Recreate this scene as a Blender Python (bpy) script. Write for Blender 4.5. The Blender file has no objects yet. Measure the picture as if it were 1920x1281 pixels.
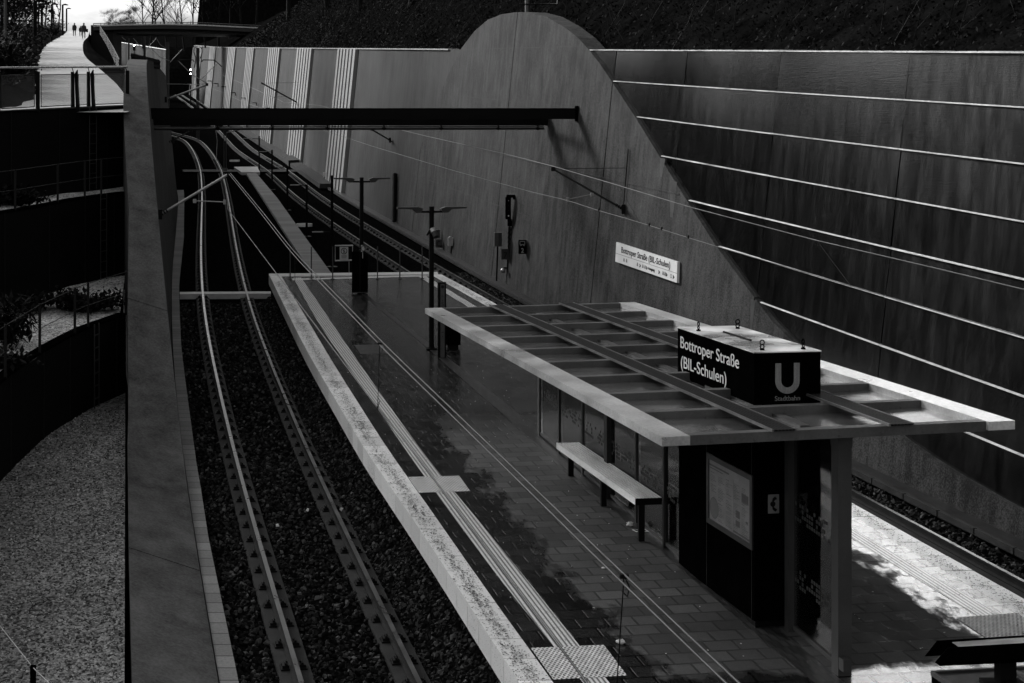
import bpy, math, random
from mathutils import Vector, Matrix, noise
R = math.radians
random.seed(7)
sc = bpy.context.scene
# ------------------------------------------------------------------ camera (level lens with shift, like the photo's straight verticals)
F = 2750.0; CX = 600.0; YH = 255.0; W0 = 1920.0; H0 = 1281.0; CZ = 8.0
cd = bpy.data.cameras.new('camera'); cam = bpy.data.objects.new('camera', cd); sc.collection.objects.link(cam)
cam.location = (0, 0, CZ); cam.rotation_euler = (R(90), 0, 0)
cd.sensor_width = 36; cd.lens = F / W0 * 36
cd.shift_x = (W0 / 2 - CX) / W0; cd.shift_y = -(H0 / 2 - YH) / W0
cd.clip_start = 0.3; cd.clip_end = 6000
sc.camera = cam
sc.render.resolution_x = 1024; sc.render.resolution_y = 683
# ------------------------------------------------------------------ light
SUN_AZ = -43.0; SUN_EL = 27.0
w = bpy.data.worlds.new('World'); sc.world = w; w.use_nodes = True
nt = w.node_tree; N = nt.nodes; L = nt.links
for n in list(N): N.remove(n)
out = N.new('ShaderNodeOutputWorld'); bg = N.new('ShaderNodeBackground'); sky = N.new('ShaderNodeTexSky')
sky.sky_type = 'NISHITA'; sky.sun_disc = False; sky.sun_elevation = R(SUN_EL); sky.sun_rotation = R(SUN_AZ)
bw = N.new('ShaderNodeRGBToBW'); L.new(sky.outputs[0], bw.inputs[0])
tc = N.new('ShaderNodeTexCoord'); mp = N.new('ShaderNodeMapping'); mp.inputs['Scale'].default_value = (1, 1, 2.6)
L.new(tc.outputs['Generated'], mp.inputs[0])
nz = N.new('ShaderNodeTexNoise'); nz.inputs['Scale'].default_value = 7.0; nz.inputs['Detail'].default_value = 7; nz.inputs['Roughness'].default_value = .55
L.new(mp.outputs[0], nz.inputs['Vector'])
mr = N.new('ShaderNodeMapRange'); mr.inputs['From Min'].default_value = .35; mr.inputs['From Max'].default_value = .68
mr.inputs['To Min'].default_value = .35; mr.inputs['To Max'].default_value = 1.7
L.new(nz.outputs['Fac'], mr.inputs['Value'])
mul = N.new('ShaderNodeMath'); mul.operation = 'MULTIPLY'; L.new(bw.outputs[0], mul.inputs[0]); L.new(mr.outputs[0], mul.inputs[1])
sz = N.new('ShaderNodeSeparateXYZ'); L.new(tc.outputs['Generated'], sz.inputs[0])
hz = N.new('ShaderNodeMapRange'); hz.interpolation_type = 'SMOOTHSTEP'; hz.inputs['From Min'].default_value = -.02; hz.inputs['From Max'].default_value = .5; hz.inputs['To Min'].default_value = .17; hz.inputs['To Max'].default_value = 1.15
L.new(sz.outputs[2], hz.inputs['Value']); mu2 = N.new('ShaderNodeMath'); mu2.operation = 'MULTIPLY'; L.new(mul.outputs[0], mu2.inputs[0]); L.new(hz.outputs[0], mu2.inputs[1])
L.new(mu2.outputs[0], bg.inputs['Color']); bg.inputs['Strength'].default_value = 0.075
L.new(bg.outputs[0], out.inputs['Surface'])
sd = bpy.data.lights.new('sun', 'SUN'); sd.energy = 1.0; sd.angle = R(12); sd.color = (1, 1, 1)
so = bpy.data.objects.new('sun', sd); sc.collection.objects.link(so)
sdir = Vector((math.sin(R(SUN_AZ)) * math.cos(R(SUN_EL)), math.cos(R(SUN_AZ)) * math.cos(R(SUN_EL)), math.sin(R(SUN_EL))))
so.rotation_euler = sdir.to_track_quat('Z', 'Y').to_euler(); so.location = (0, 0, 60)
sc.view_settings.view_transform = 'Standard'; sc.view_settings.look = 'None'
sc.view_settings.exposure = 2.25; sc.view_settings.gamma = 1.0
# ------------------------------------------------------------------ geometry of the place: everything follows a ramp of grade G
G = (YH - 112.0) / F
def gz(Y, h=0.0): return G * Y + h
def pg(x, y, h=0.0):                     # point of the photo on the plane h above the rails' plane
    Y = F * (8.0 - h) / (y - 112.0)
    return Vector(((x - CX) * Y / F, Y, G * Y + h))
def at(x, y, Y):
    return Vector(((x - CX) * Y / F, Y, CZ + (YH - y) * Y / F))
def interp(tab, t):
    if t <= tab[0][0]:
        a, b = tab[0], tab[1]
    elif t >= tab[-1][0]:
        a, b = tab[-2], tab[-1]
    else:
        for i in range(len(tab) - 1):
            if tab[i][0] <= t <= tab[i + 1][0]: a, b = tab[i], tab[i + 1]; break
    k = (t - a[0]) / ((b[0] - a[0]) or 1e-6); return a[1] + (b[1] - a[1]) * k
def smooth_tab(tab, lo, hi, step, win):
    ts = []; t = lo
    while t <= hi: ts.append(t); t += step
    vs = [interp(tab, q) for q in ts]
    for _ in range(3):
        nv = []
        for i in range(len(vs)):
            a = max(0, i - win); b = min(len(vs) - 1, i + win); k = min(i - a, b - i)
            nv.append(sum(vs[i - k:i + k + 1]) / (2 * k + 1))
        vs = nv
    return list(zip(ts, vs))
def ptab(px, h=0.0):
    t = sorted([(p.y, p.x) for p in (pg(x, y, h) for x, y in px)]); return t
# ------------------------------------------------------------------ mesh helper
class MB:
    def __init__(s): s.v = []; s.f = []; s.sm = []
    def add(s, vs, fs, smooth=False):
        b = len(s.v); s.v += [Vector(v) for v in vs]
        for f in fs: s.f.append([b + i for i in f]); s.sm.append(smooth)
        return s
    def quad(s, a, b, c, d): return s.add([a, b, c, d], [(0, 1, 2, 3)])
    def hexa(s, p):                      # 8 points: bottom 4 then top 4
        return s.add(p, [(3, 2, 1, 0), (4, 5, 6, 7), (0, 1, 5, 4), (1, 2, 6, 5), (2, 3, 7, 6), (3, 0, 4, 7)])
    def box(s, c, sz, ux=(1, 0, 0), uy=(0, 1, 0), uz=(0, 0, 1)):
        c = Vector(c); ux = Vector(ux).normalized() * sz[0] / 2; uy = Vector(uy).normalized() * sz[1] / 2; uz = Vector(uz).normalized() * sz[2] / 2
        return s.hexa([c - ux - uy - uz, c + ux - uy - uz, c + ux + uy - uz, c - ux + uy - uz,
                       c - ux - uy + uz, c + ux - uy + uz, c + ux + uy + uz, c - ux + uy + uz])
    def prism(s, poly, ext):             # polygon points, extruded by ext
        n = len(poly); e = Vector(ext); P = [Vector(p) for p in poly]
        fs = [tuple(range(n))[::-1], tuple(range(n, 2 * n))] + [(i, (i + 1) % n, n + (i + 1) % n, n + i) for i in range(n)]
        return s.add(P + [p + e for p in P], fs)
    def tube(s, pts, r, n=6, caps=True, smooth=True):
        pts = [Vector(p) for p in pts]; rs = r if isinstance(r, (list, tuple)) else [r] * len(pts)
        vs = []; pu = None
        for i, p in enumerate(pts):
            d = (pts[min(i + 1, len(pts) - 1)] - pts[max(i - 1, 0)])
            d = d.normalized() if d.length > 1e-9 else Vector((0, 0, 1))
            if pu is None:
                a = Vector((0, 0, 1)) if abs(d.z) < .9 else Vector((1, 0, 0)); pu = d.cross(a).normalized()
            else:
                pu = (pu - d * pu.dot(d)).normalized()
            w2 = d.cross(pu)
            for k in range(n):
                t = 2 * math.pi * k / n; vs.append(p + (pu * math.cos(t) + w2 * math.sin(t)) * rs[i])
        fs = []
        for i in range(len(pts) - 1):
            for k in range(n):
                a = i * n + k; b = i * n + (k + 1) % n; fs.append((a, b, b + n, a + n))
        s.add(vs, fs, smooth)
        if caps:
            s.add(vs[:n], [tuple(range(n))[::-1]]); s.add(vs[-n:], [tuple(range(n))])
        return s
    def ball(s, c, r, nu=10, nv=6, sc3=(1, 1, 1)):
        c = Vector(c); vs = []; fs = []
        for j in range(nv + 1):
            t = math.pi * j / nv
            for i in range(nu):
                p = 2 * math.pi * i / nu
                vs.append(c + Vector((r * sc3[0] * math.sin(t) * math.cos(p), r * sc3[1] * math.sin(t) * math.sin(p), r * sc3[2] * math.cos(t))))
        for j in range(nv):
            for i in range(nu):
                a = j * nu + i; b = j * nu + (i + 1) % nu; fs.append((a, a + nu, b + nu, b))
        return s.add(vs, fs, True)
    def ribbon(s, A, B, th=None):        # surface between two polylines (A left, B right), optional thickness down
        n = len(A); s.add(list(A) + list(B), [(i, n + i, n + i + 1, i + 1) for i in range(n - 1)])
        if th:
            d = Vector((0, 0, -th))
            A2 = [Vector(a) + d for a in A]; B2 = [Vector(b) + d for b in B]
            s.add(list(A) + A2, [(i, i + 1, n + i + 1, n + i) for i in range(n - 1)])
            s.add(list(B) + B2, [(i, n + i, n + i + 1, i + 1) for i in range(n - 1)])
            s.quad(A[0], A2[0], B2[0], B[0]); s.quad(A[-1], B[-1], B2[-1], A2[-1])
        return s
def add_ob(name, data, parent=None):
    o = bpy.data.objects.new(name, data); sc.collection.objects.link(o)
    if parent is not None: o.parent = parent
    return o
def base_of(parent):
    v = Vector((0, 0, 0))
    while parent is not None: v += Vector(parent.location); parent = parent.parent
    return v
def obj(name, mb, m, parent=None):
    me = bpy.data.meshes.new(name); off = base_of(parent)
    me.from_pydata([tuple(v - off) for v in mb.v], [], mb.f)
    if any(mb.sm): me.polygons.foreach_set('use_smooth', mb.sm)
    me.update(); me.materials.append(m)
    return add_ob(name, me, parent)
def thing(name, label, cat, loc=(0, 0, 0), group=None):
    o = add_ob(name, None); o.location = loc; return tag(o, label, cat, group)
def tag(o, label=None, cat=None, group=None, kind=None):
    if label: o['label'] = label
    if cat: o['category'] = cat
    if group: o['group'] = group
    if kind: o['kind'] = kind
    return o
def struct(name, mb, m): return tag(obj(name, mb, m), kind='structure')
def dup(root, loc, label=None):
    def cp(o, par):
        c = o.copy(); sc.collection.objects.link(c); c.parent = par
        for ch in kids.get(o.name, []): cp(ch, c)
        return c
    kids = {}
    for o in sc.collection.objects:
        if o.parent: kids.setdefault(o.parent.name, []).append(o)
    r = cp(root, None); r.location = loc
    if label: r['label'] = label
    return r
def text_ob(s, size, m, parent, origin, right, up, xs=1.0, name='lettering', align='LEFT', depth=.004, bold=0.0):
    cu = bpy.data.curves.new(name, 'FONT'); cu.body = s; cu.size = size; cu.extrude = depth; cu.align_x = align; cu.offset = bold
    tmp = bpy.data.objects.new('tmp', cu); sc.collection.objects.link(tmp)
    me = bpy.data.meshes.new_from_object(tmp.evaluated_get(bpy.context.evaluated_depsgraph_get()))
    bpy.data.objects.remove(tmp); me.name = name
    r = Vector(right).normalized(); u = Vector(up).normalized(); n = r.cross(u); off = base_of(parent); o3 = Vector(origin)
    for v in me.vertices:
        c = v.co.copy(); v.co = o3 + r * c.x * xs + u * c.y + n * c.z - off
    me.materials.clear(); me.materials.append(m)
    return add_ob(name, me, parent)
# ------------------------------------------------------------------ materials (all neutral grey: black and white photograph)
class NB:
    def __init__(s, name):
        s.m = bpy.data.materials.new(name); s.m.use_nodes = True; s.t = s.m.node_tree; s.b = s.t.nodes['Principled BSDF']
        s.tc = s.t.nodes.new('ShaderNodeTexCoord')
    def n(s, ty, **k):
        x = s.t.nodes.new(ty)
        for a, v in k.items():
            if a in x.inputs.keys(): x.inputs[a].default_value = v
            else: setattr(x, a, v)
        return x
    def l(s, a, b): s.t.links.new(a, b)
    def co(s, scale=(1, 1, 1), rot=(0, 0, 0)):
        m = s.n('ShaderNodeMapping'); m.inputs['Scale'].default_value = scale; m.inputs['Rotation'].default_value = rot
        s.l(s.tc.outputs['Object'], m.inputs[0]); return m.outputs[0]
    def noise(s, vec, scale, detail=4, rough=.5):
        x = s.n('ShaderNodeTexNoise'); x.inputs['Scale'].default_value = scale; x.inputs['Detail'].default_value = detail; x.inputs['Roughness'].default_value = rough
        s.l(vec, x.inputs['Vector']); return x.outputs['Fac']
    def rng(s, a, f0, f1, t0, t1):
        x = s.n('ShaderNodeMapRange'); x.inputs['From Min'].default_value = f0; x.inputs['From Max'].default_value = f1
        x.inputs['To Min'].default_value = t0; x.inputs['To Max'].default_value = t1; s.l(a, x.inputs['Value']); return x.outputs[0]
    def math(s, op, a, b=None, c=None):
        x = s.n('ShaderNodeMath', operation=op)
        for i, q in enumerate((a, b, c)):
            if q is None: continue
            if isinstance(q, (int, float)): x.inputs[i].default_value = q
            else: s.l(q, x.inputs[i])
        return x.outputs[0]
    def col(s, a): s.l(a, s.b.inputs['Base Color'])
    def rough(s, a):
        if isinstance(a, (int, float)): s.b.inputs['Roughness'].default_value = a
        else: s.l(a, s.b.inputs['Roughness'])
    def bump(s, a, strength=.5, dist=.02):
        x = s.n('ShaderNodeBump'); x.inputs['Strength'].default_value = strength; x.inputs['Distance'].default_value = dist
        s.l(a, x.inputs['Height']); s.l(x.outputs[0], s.b.inputs['Normal'])
def plain(name, v, rough=.6, metal=0.0, var=.25, scale=2.0, bump=.15, bscale=60, stretch=(1, 1, 1), spec=.5):
    q = NB(name); vec = q.co(stretch)
    a = q.noise(vec, scale, 5); b = q.noise(q.co(), bscale, 3)
    k = q.math('ADD', q.rng(a, .3, .7, 1 - var, 1 + var), q.rng(b, .3, .7, -var * .5, var * .5))
    q.col(q.math('MULTIPLY', k, v)); q.rough(q.rng(a, .3, .7, max(.03, rough - .08), min(1, rough + .08)))
    q.b.inputs['Metallic'].default_value = metal; q.b.inputs['Specular IOR Level'].default_value = spec
    if bump: q.bump(b, bump, .01)
    return q.m
def concrete(name, v, streak=8.0, speck=30.0, contrast=.35, rough=.75, sp=.35, spec=.35):
    q = NB(name)
    big = q.noise(q.co((1, 1, 1)), .35, 5, .6)
    st = q.noise(q.co((streak, streak, .35)), 1.0, 5, .6)
    mid = q.noise(q.co((1.5, 1.5, .8)), 1.3, 6, .65)
    fi = q.noise(q.co(), speck, 2, .7)
    k = q.math('ADD', q.rng(big, .3, .7, -contrast * .5, contrast * .5), q.rng(st, .3, .7, -contrast * .5, contrast * .5))
    k = q.math('ADD', k, q.rng(mid, .3, .7, -contrast * .5, contrast * .5))
    k = q.math('ADD', k, q.rng(fi, .3, .7, 1 - sp, 1 + sp))
    vo = q.n('ShaderNodeTexVoronoi'); vo.inputs['Scale'].default_value = 1.1; q.l(q.co(), vo.inputs['Vector'])
    hole = q.rng(vo.outputs['Distance'], .02, .05, .25, 1)
    q.col(q.math('MULTIPLY', q.math('MULTIPLY', q.math('MAXIMUM', k, .15), hole), v)); q.rough(rough)
    q.b.inputs['Specular IOR Level'].default_value = spec
    q.bump(q.math('ADD', fi, st), .35, .012); return q.m
def emis(name, v):
    q = NB(name); q.b.inputs['Emission Color'].default_value = (1, 1, 1, 1); q.b.inputs['Emission Strength'].default_value = v
    q.b.inputs['Base Color'].default_value = (.8, .8, .8, 1); return q.m
def glassy(name, v=.03, alpha=.75, rough=.05):
    m = bpy.data.materials.new(name); m.use_nodes = True; t = m.node_tree; t.nodes.clear()
    o = t.nodes.new('ShaderNodeOutputMaterial'); mix = t.nodes.new('ShaderNodeMixShader'); tr = t.nodes.new('ShaderNodeBsdfTransparent')
    tr.inputs[0].default_value = (alpha,) * 3 + (1,); gl = t.nodes.new('ShaderNodeBsdfGlossy'); gl.inputs['Roughness'].default_value = rough
    gl.inputs[0].default_value = (.9, .9, .9, 1); fr = t.nodes.new('ShaderNodeFresnel'); fr.inputs[0].default_value = 1.45
    t.links.new(fr.outputs[0], mix.inputs[0]); t.links.new(tr.outputs[0], mix.inputs[1]); t.links.new(gl.outputs[0], mix.inputs[2])
    t.links.new(mix.outputs[0], o.inputs[0]); return m
MT = {}
MT['wall'] = concrete('bell concrete', .023, 5, 30, 1.15, .85, 1.0, .15)
MT['ribwall'] = concrete('ribbed concrete', .24, 11, 20, .45, .8, .25)
MT['coping'] = concrete('coping concrete', .055, 2, 20, .55, .85, .3, .15)
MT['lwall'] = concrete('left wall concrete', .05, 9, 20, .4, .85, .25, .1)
MT['edge'] = None
MT['black'] = plain('black paint', .0012, .5, 0, .3, 3, .1, 50, spec=.0)
MT['blackmatt'] = plain('black matt paint', .0015, .7, 0, .3, 2, .1, 50, spec=.1)
MT['dark'] = plain('dark painted steel', .014, .5, 0, .3, 3, .1, 60, spec=.3)
MT['post'] = plain('grey painted steel', .028, .55, 0, .25, 3, .1, 60)
MT['galv'] = plain('galvanised steel', .30, .42, .75, .35, 3, .3, 40)
MT['galvdark'] = plain('dull galvanised steel', .11, .5, .6, .35, 3, .3, 40)
MT['steel'] = plain('stainless steel', .55, .28, 1, .2, 2, .1, 40)
MT['railtop'] = plain('polished rail head', .16, .32, 1, .1, 3, .1, 80)
MT['railside'] = plain('rusty rail side', .02, .8, 0, .4, 5, .3, 60, spec=.1)
MT['slabtrack'] = plain('track slab concrete', .03, .85, 0, .3, 4, .4, 70, spec=.1)
MT['ledge'] = plain('weathered white ledge', .5, .5, 0, .5, 1.2, 0, 9)
MT['white'] = plain('white enamel', .62, .4, 0, .08, 2, 0, 60)
MT['offwhite'] = plain('grey enamel', .30, .5, 0, .2, 3, 0, 60)
MT['letter'] = plain('pale lettering', .55, .5, 0, .05, 3, 0, 60)
MT['letterdim'] = plain('grey lettering', .16, .5, 0, .3, 14, 0, 60, (6, 6, .3))
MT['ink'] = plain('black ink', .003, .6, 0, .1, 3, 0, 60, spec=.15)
MT['bench'] = plain('pale bench timber', .62, .55, 0, .3, 3, .3, 40, (1, .3, 1))
MT['wire'] = plain('copper wire', .012, .6, 0, .2, 3, 0, 60)
MT['wirelight'] = plain('aluminium tube', .20, .5, .4, .2, 3, 0, 60)
MT['path'] = concrete('path asphalt', .36, 1.2, 14, .3, .5, .12, .5)
MT['dirt'] = plain('dark soil', .004, .9, 0, .6, 1.5, .8, 12, spec=.0)
MT['leaf'] = plain('dark foliage', .010, .8, 0, .7, 4, 0, 30, spec=.1)
MT['leafdim'] = plain('ivy foliage', .005, .8, 0, .8, 2, 0, 20, spec=.05)
MT['bark'] = plain('bark', .008, .9, 0, .4, 3, .4, 30, spec=.05)
MT['twig'] = plain('bare twigs', .010, .9, 0, .4, 3, 0, 30, spec=.05)
MT['grass'] = plain('dark grass', .009, .95, 0, .7, 1.2, .8, 14, spec=.0)
MT['skin'] = plain('skin', .25, .6, 0, .1, 4, 0, 30)
MT['cloth'] = plain('dark clothing', .015, .9, 0, .3, 4, 0, 30)
MT['paper'] = plain('paper', .6, .7, 0, .2, 10, .2, 30)
MT['glass'] = glassy('shelter glass', alpha=.72)
MT['lamp'] = emis('signal lamp glow', 6.0)
MT['curvewall'] = plain('anthracite wall panel', .003, .8, 0, .3, .8, .1, 40, spec=.05)
# gravel
q = NB('pale gravel'); vo = q.n('ShaderNodeTexVoronoi'); vo.inputs['Scale'].default_value = 26; q.l(q.co(), vo.inputs['Vector'])
bwn = q.n('ShaderNodeRGBToBW'); q.l(vo.outputs['Color'], bwn.inputs[0])
big = q.noise(q.co(), .8, 5, .6)
c = q.math('MULTIPLY', q.rng(bwn.outputs[0], .15, .85, .02, .27), q.rng(big, .3, .7, .7, 1.2))
q.col(c); q.rough(.9); q.b.inputs['Specular IOR Level'].default_value = .05
q.bump(q.math('SUBTRACT', 1.0, vo.outputs['Distance']), .8, .03); MT['gravel'] = q.m
MT['gravellift'] = q.m.copy(); MT['gravellift'].name = 'lightened gravel'  # gravel copy with its colour lifted to offset the terrace walls' shade
for n_ in MT['gravellift'].node_tree.nodes:
    if n_.type == 'MAP_RANGE' and abs(n_.inputs['To Max'].default_value - .27) < 1e-4: n_.inputs['To Min'].default_value = .08; n_.inputs['To Max'].default_value = .85
# ballast
q = NB('track ballast'); vo = q.n('ShaderNodeTexVoronoi'); vo.inputs['Scale'].default_value = 14; q.l(q.co(), vo.inputs['Vector'])
bwn = q.n('ShaderNodeRGBToBW'); q.l(vo.outputs['Color'], bwn.inputs[0]); q.col(q.rng(bwn.outputs[0], .2, .9, .001, .006)); q.rough(.9)
q.b.inputs['Specular IOR Level'].default_value = .0
q.bump(q.math('SUBTRACT', 1.0, vo.outputs['Distance']), .9, .04); MT['ballast'] = q.m
MT['stone'] = None
q = NB('ballast stone'); oi = q.n('ShaderNodeNewGeometry'); rr = oi.outputs['Random Per Island']
q.col(q.rng(q.math('POWER', rr, 7.0), 0, 1, .003, .08)); q.rough(.8); q.b.inputs['Specular IOR Level'].default_value = .15; MT['stone'] = q.m
# paving: local axes along the platform
PA = math.atan(.1365)
def paving(name, dry, bw_, bh, joint, wetrough, wet_all):
    q = NB(name); v = q.co((1, 1, 1), (0, 0, -PA))
    br = q.n('ShaderNodeTexBrick'); q.l(v, br.inputs['Vector']); br.inputs['Scale'].default_value = 1
    br.inputs['Brick Width'].default_value = bw_; br.inputs['Row Height'].default_value = bh
    br.inputs['Mortar Size'].default_value = joint; br.inputs['Mortar Smooth'].default_value = .2; br.inputs['Bias'].default_value = 0
    br.inputs['Color1'].default_value = (.5, .5, .5, 1); br.inputs['Color2'].default_value = (1.5, 1.5, 1.5, 1); br.inputs['Mortar'].default_value = (.12, .12, .12, 1)
    rb = q.n('ShaderNodeRGBToBW'); q.l(br.outputs['Color'], rb.inputs[0])
    f1 = q.noise(q.co(), 45, 3, .7); f2 = q.noise(q.co(), .9, 6, .6); f3 = q.noise(q.co((1, .5, 1)), 2.6, 5, .65)
    # wet patches: everything except the strip that the shelter roof keeps dry
    sep = q.n('ShaderNodeSeparateXYZ'); q.l(v, sep.inputs[0]); global v0; v0 = v
    return q, br, rb, f1, f2, f3, sep
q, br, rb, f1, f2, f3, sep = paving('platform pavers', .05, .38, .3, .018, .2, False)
# v.x = across platform (right of shelter axis), v.y = along
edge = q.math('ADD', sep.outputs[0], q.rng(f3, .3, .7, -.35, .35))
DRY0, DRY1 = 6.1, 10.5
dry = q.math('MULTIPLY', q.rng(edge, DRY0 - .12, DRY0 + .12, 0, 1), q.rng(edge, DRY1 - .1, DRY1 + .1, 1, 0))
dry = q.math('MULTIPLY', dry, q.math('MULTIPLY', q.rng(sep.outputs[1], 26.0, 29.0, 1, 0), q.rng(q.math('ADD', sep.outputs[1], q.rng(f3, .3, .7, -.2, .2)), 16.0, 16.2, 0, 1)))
# sunlight beyond the roof shadow and round light dapples, painted into the paver colour
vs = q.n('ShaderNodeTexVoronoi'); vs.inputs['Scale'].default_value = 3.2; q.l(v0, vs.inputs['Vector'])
dapple = q.math('MULTIPLY', q.math('LESS_THAN', vs.outputs['Distance'], q.rng(f2, .40, .56, .0, .42)), q.math('MULTIPLY', q.rng(sep.outputs[0], 9.2, 9.5, 0, 1), q.rng(sep.outputs[1], 15.9, 18.2, 1, 0)))
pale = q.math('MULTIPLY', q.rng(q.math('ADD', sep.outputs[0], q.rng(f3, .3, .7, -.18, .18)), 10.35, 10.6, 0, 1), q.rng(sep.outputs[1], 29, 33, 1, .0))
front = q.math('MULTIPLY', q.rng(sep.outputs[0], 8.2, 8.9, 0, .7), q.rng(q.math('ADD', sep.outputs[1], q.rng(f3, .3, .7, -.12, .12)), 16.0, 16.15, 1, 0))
pale = q.math('MAXIMUM', q.math('MAXIMUM', pale, front), q.math('MULTIPLY', dapple, .7))
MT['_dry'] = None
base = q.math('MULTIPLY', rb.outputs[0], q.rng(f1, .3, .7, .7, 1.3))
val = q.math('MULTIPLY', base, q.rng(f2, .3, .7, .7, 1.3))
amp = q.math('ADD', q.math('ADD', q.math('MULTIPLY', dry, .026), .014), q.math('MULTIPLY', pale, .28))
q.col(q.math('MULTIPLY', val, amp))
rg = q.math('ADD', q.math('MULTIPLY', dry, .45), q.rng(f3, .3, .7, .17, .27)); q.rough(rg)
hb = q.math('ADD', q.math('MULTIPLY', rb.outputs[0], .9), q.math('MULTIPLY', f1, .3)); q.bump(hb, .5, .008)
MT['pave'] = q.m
q, br, rb, f1, f2, f3, sep = paving('pale platform pavers', .4, .6, .3, .012, .2, False)
q.col(q.math('MULTIPLY', q.math('MULTIPLY', rb.outputs[0], q.rng(f1, .3, .7, .85, 1.15)), .36)); q.rough(q.rng(f2, .3, .7, .25, .55)); q.bump(rb.outputs[0], .3, .006)
MT['pavepale'] = q.m
def edge_mat(name, v, grooves=0, dens=1.0):
    q = NB(name); vv = q.co((1, 1, 1), (0, 0, -PA)); fi = q.noise(q.co(), 60, 2, .7); bg_ = q.noise(q.co(), 1.1, 5, .6)
    vo = q.n('ShaderNodeTexVoronoi'); vo.inputs['Scale'].default_value = 34; q.l(q.co(), vo.inputs['Vector'])
    vo.inputs['Randomness'].default_value = 1
    sb = q.n('ShaderNodeRGBToBW'); q.l(vo.outputs['Color'], sb.inputs[0])
    # fallen leaf crumbs: small cells, only where the large noise is high
    thr = q.rng(bg_, .38, .72, .02, .30 * dens)
    crumb = q.math('MULTIPLY', q.math('LESS_THAN', vo.outputs['Distance'], q.math('ADD', thr, .1)), q.math('LESS_THAN', sb.outputs[0], q.math('ADD', q.rng(bg_, .38, .72, .25, .70 * dens), .0)))
    c = q.math('MULTIPLY', q.rng(fi, .3, .7, .85, 1.12), v)
    c = q.math('MULTIPLY', c, q.math('SUBTRACT', 1.0, q.math('MULTIPLY', crumb, .9)))
    if grooves:
        sep = q.n('ShaderNodeSeparateXYZ'); q.l(vv, sep.inputs[0])
        wv = q.math('FRACT', q.math('MULTIPLY', sep.outputs[0], grooves)); g = q.math('GREATER_THAN', wv, .42)
        c = q.math('MULTIPLY', c, q.rng(g, 0, 1, .22, 1)); q.bump(g, .6, .006)
    gm = q.n('ShaderNodeNewGeometry'); q.col(q.math('MULTIPLY', c, q.rng(gm.outputs['Random Per Island'], 0, 1, .82, 1.1))); q.rough(.30); return q.m
MT['edge'] = edge_mat('platform edge stone', .78, 0, .9)
MT['edgeclean'] = edge_mat('clean pale stone', .65, 0, .2)
MT['tact'] = edge_mat('ribbed tactile paving', .68, 17, .8)
q = NB('studded tactile paving'); vv = q.co((1, 1, 1), (0, 0, -PA)); sp = q.n('ShaderNodeSeparateXYZ'); q.l(vv, sp.inputs[0])
a = q.math('SINE', q.math('MULTIPLY', sp.outputs[0], 2 * math.pi / .055)); b = q.math('SINE', q.math('MULTIPLY', sp.outputs[1], 2 * math.pi / .09))
g = q.math('GREATER_THAN', q.math('MULTIPLY', a, b), -.1); q.col(q.math('MULTIPLY', q.rng(g, 0, 1, .10, .68), q.rng(q.noise(q.co(), 9, 4), .3, .7, .7, 1.2))); q.rough(.5); q.bump(g, .7, .008)
MT['stud'] = q.m
# dark polished wall panels: brushed, wavy
def panel_mat(name, wave, br_, an=.85):
    q = NB(name); tg = q.n('ShaderNodeCombineXYZ', X=.1, Y=0.0, Z=1.0); q.l(tg.outputs[0], q.b.inputs['Tangent']); q.b.inputs['Anisotropic'].default_value = an;  q.b.inputs['Metallic'].default_value = .0; q.b.inputs['IOR'].default_value = 1.36
    fn = q.noise(q.co((.6, .6, 30)), 2.2, 4, .6); wn = q.noise(q.co((1, 1, 1)), 1.3, 3, .5); streak = q.noise(q.co((1.3, 1.3, .25), (.35, 0, 0)), 2.5, 5, .7)
    dust = q.noise(q.co(), 30, 3, .8)
    q.col(q.math('MULTIPLY', q.rng(streak, .3, .72, .0006, .0035), q.rng(dust, .3, .7, .7, 1.4)))
    q.rough(q.rng(streak, .32, .68, br_ * .72, br_ * 1.08)); q.bump(q.math('ADD', q.math('MULTIPLY', fn, .03), q.math('MULTIPLY', wn, wave)), .5, .05); return q.m
MT['panel'] = panel_mat('dark polished panel', .012, .14, .96)
MT['paneltop'] = panel_mat('wavy dark panel', .10, .12, .9)
q = NB('grating'); vv = q.co((1, 1, 1), (0, 0, -PA)); sp = q.n('ShaderNodeSeparateXYZ'); q.l(vv, sp.inputs[0])
a = q.math('GREATER_THAN', q.math('FRACT', q.math('MULTIPLY', sp.outputs[0], 24)), .3); b = q.math('GREATER_THAN', q.math('FRACT', q.math('MULTIPLY', sp.outputs[1], 12)), .2)
q.col(q.rng(q.math('MULTIPLY', a, b), 0, 1, .03, .002)); q.rough(.6); q.b.inputs['Specular IOR Level'].default_value = .05; MT['grate'] = q.m
MT['roofpanel'] = plain('wet roof sheet', .12, .16, .55, .25, 1.5, .15, 25)
MT['rooftop'] = plain('wet zinc beam', .55, .34, .5, .3, 1.2, .2, 30)
MT['rib'] = plain('roof rib steel', .06, .55, .2, .3, 2, .15, 30, (1, 1, .4))
MT['chrome'] = None
q = NB('wet lid sheet'); q.b.inputs['Metallic'].default_value = .35; nn = q.noise(q.co(), 1.6, 2, .5); q.col(q.rng(nn, .35, .6, .25, .9)); q.rough(q.rng(nn, .3, .7, .15, .55)); q.bump(nn, .7, .12)
MT['chrome'] = q.m
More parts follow.
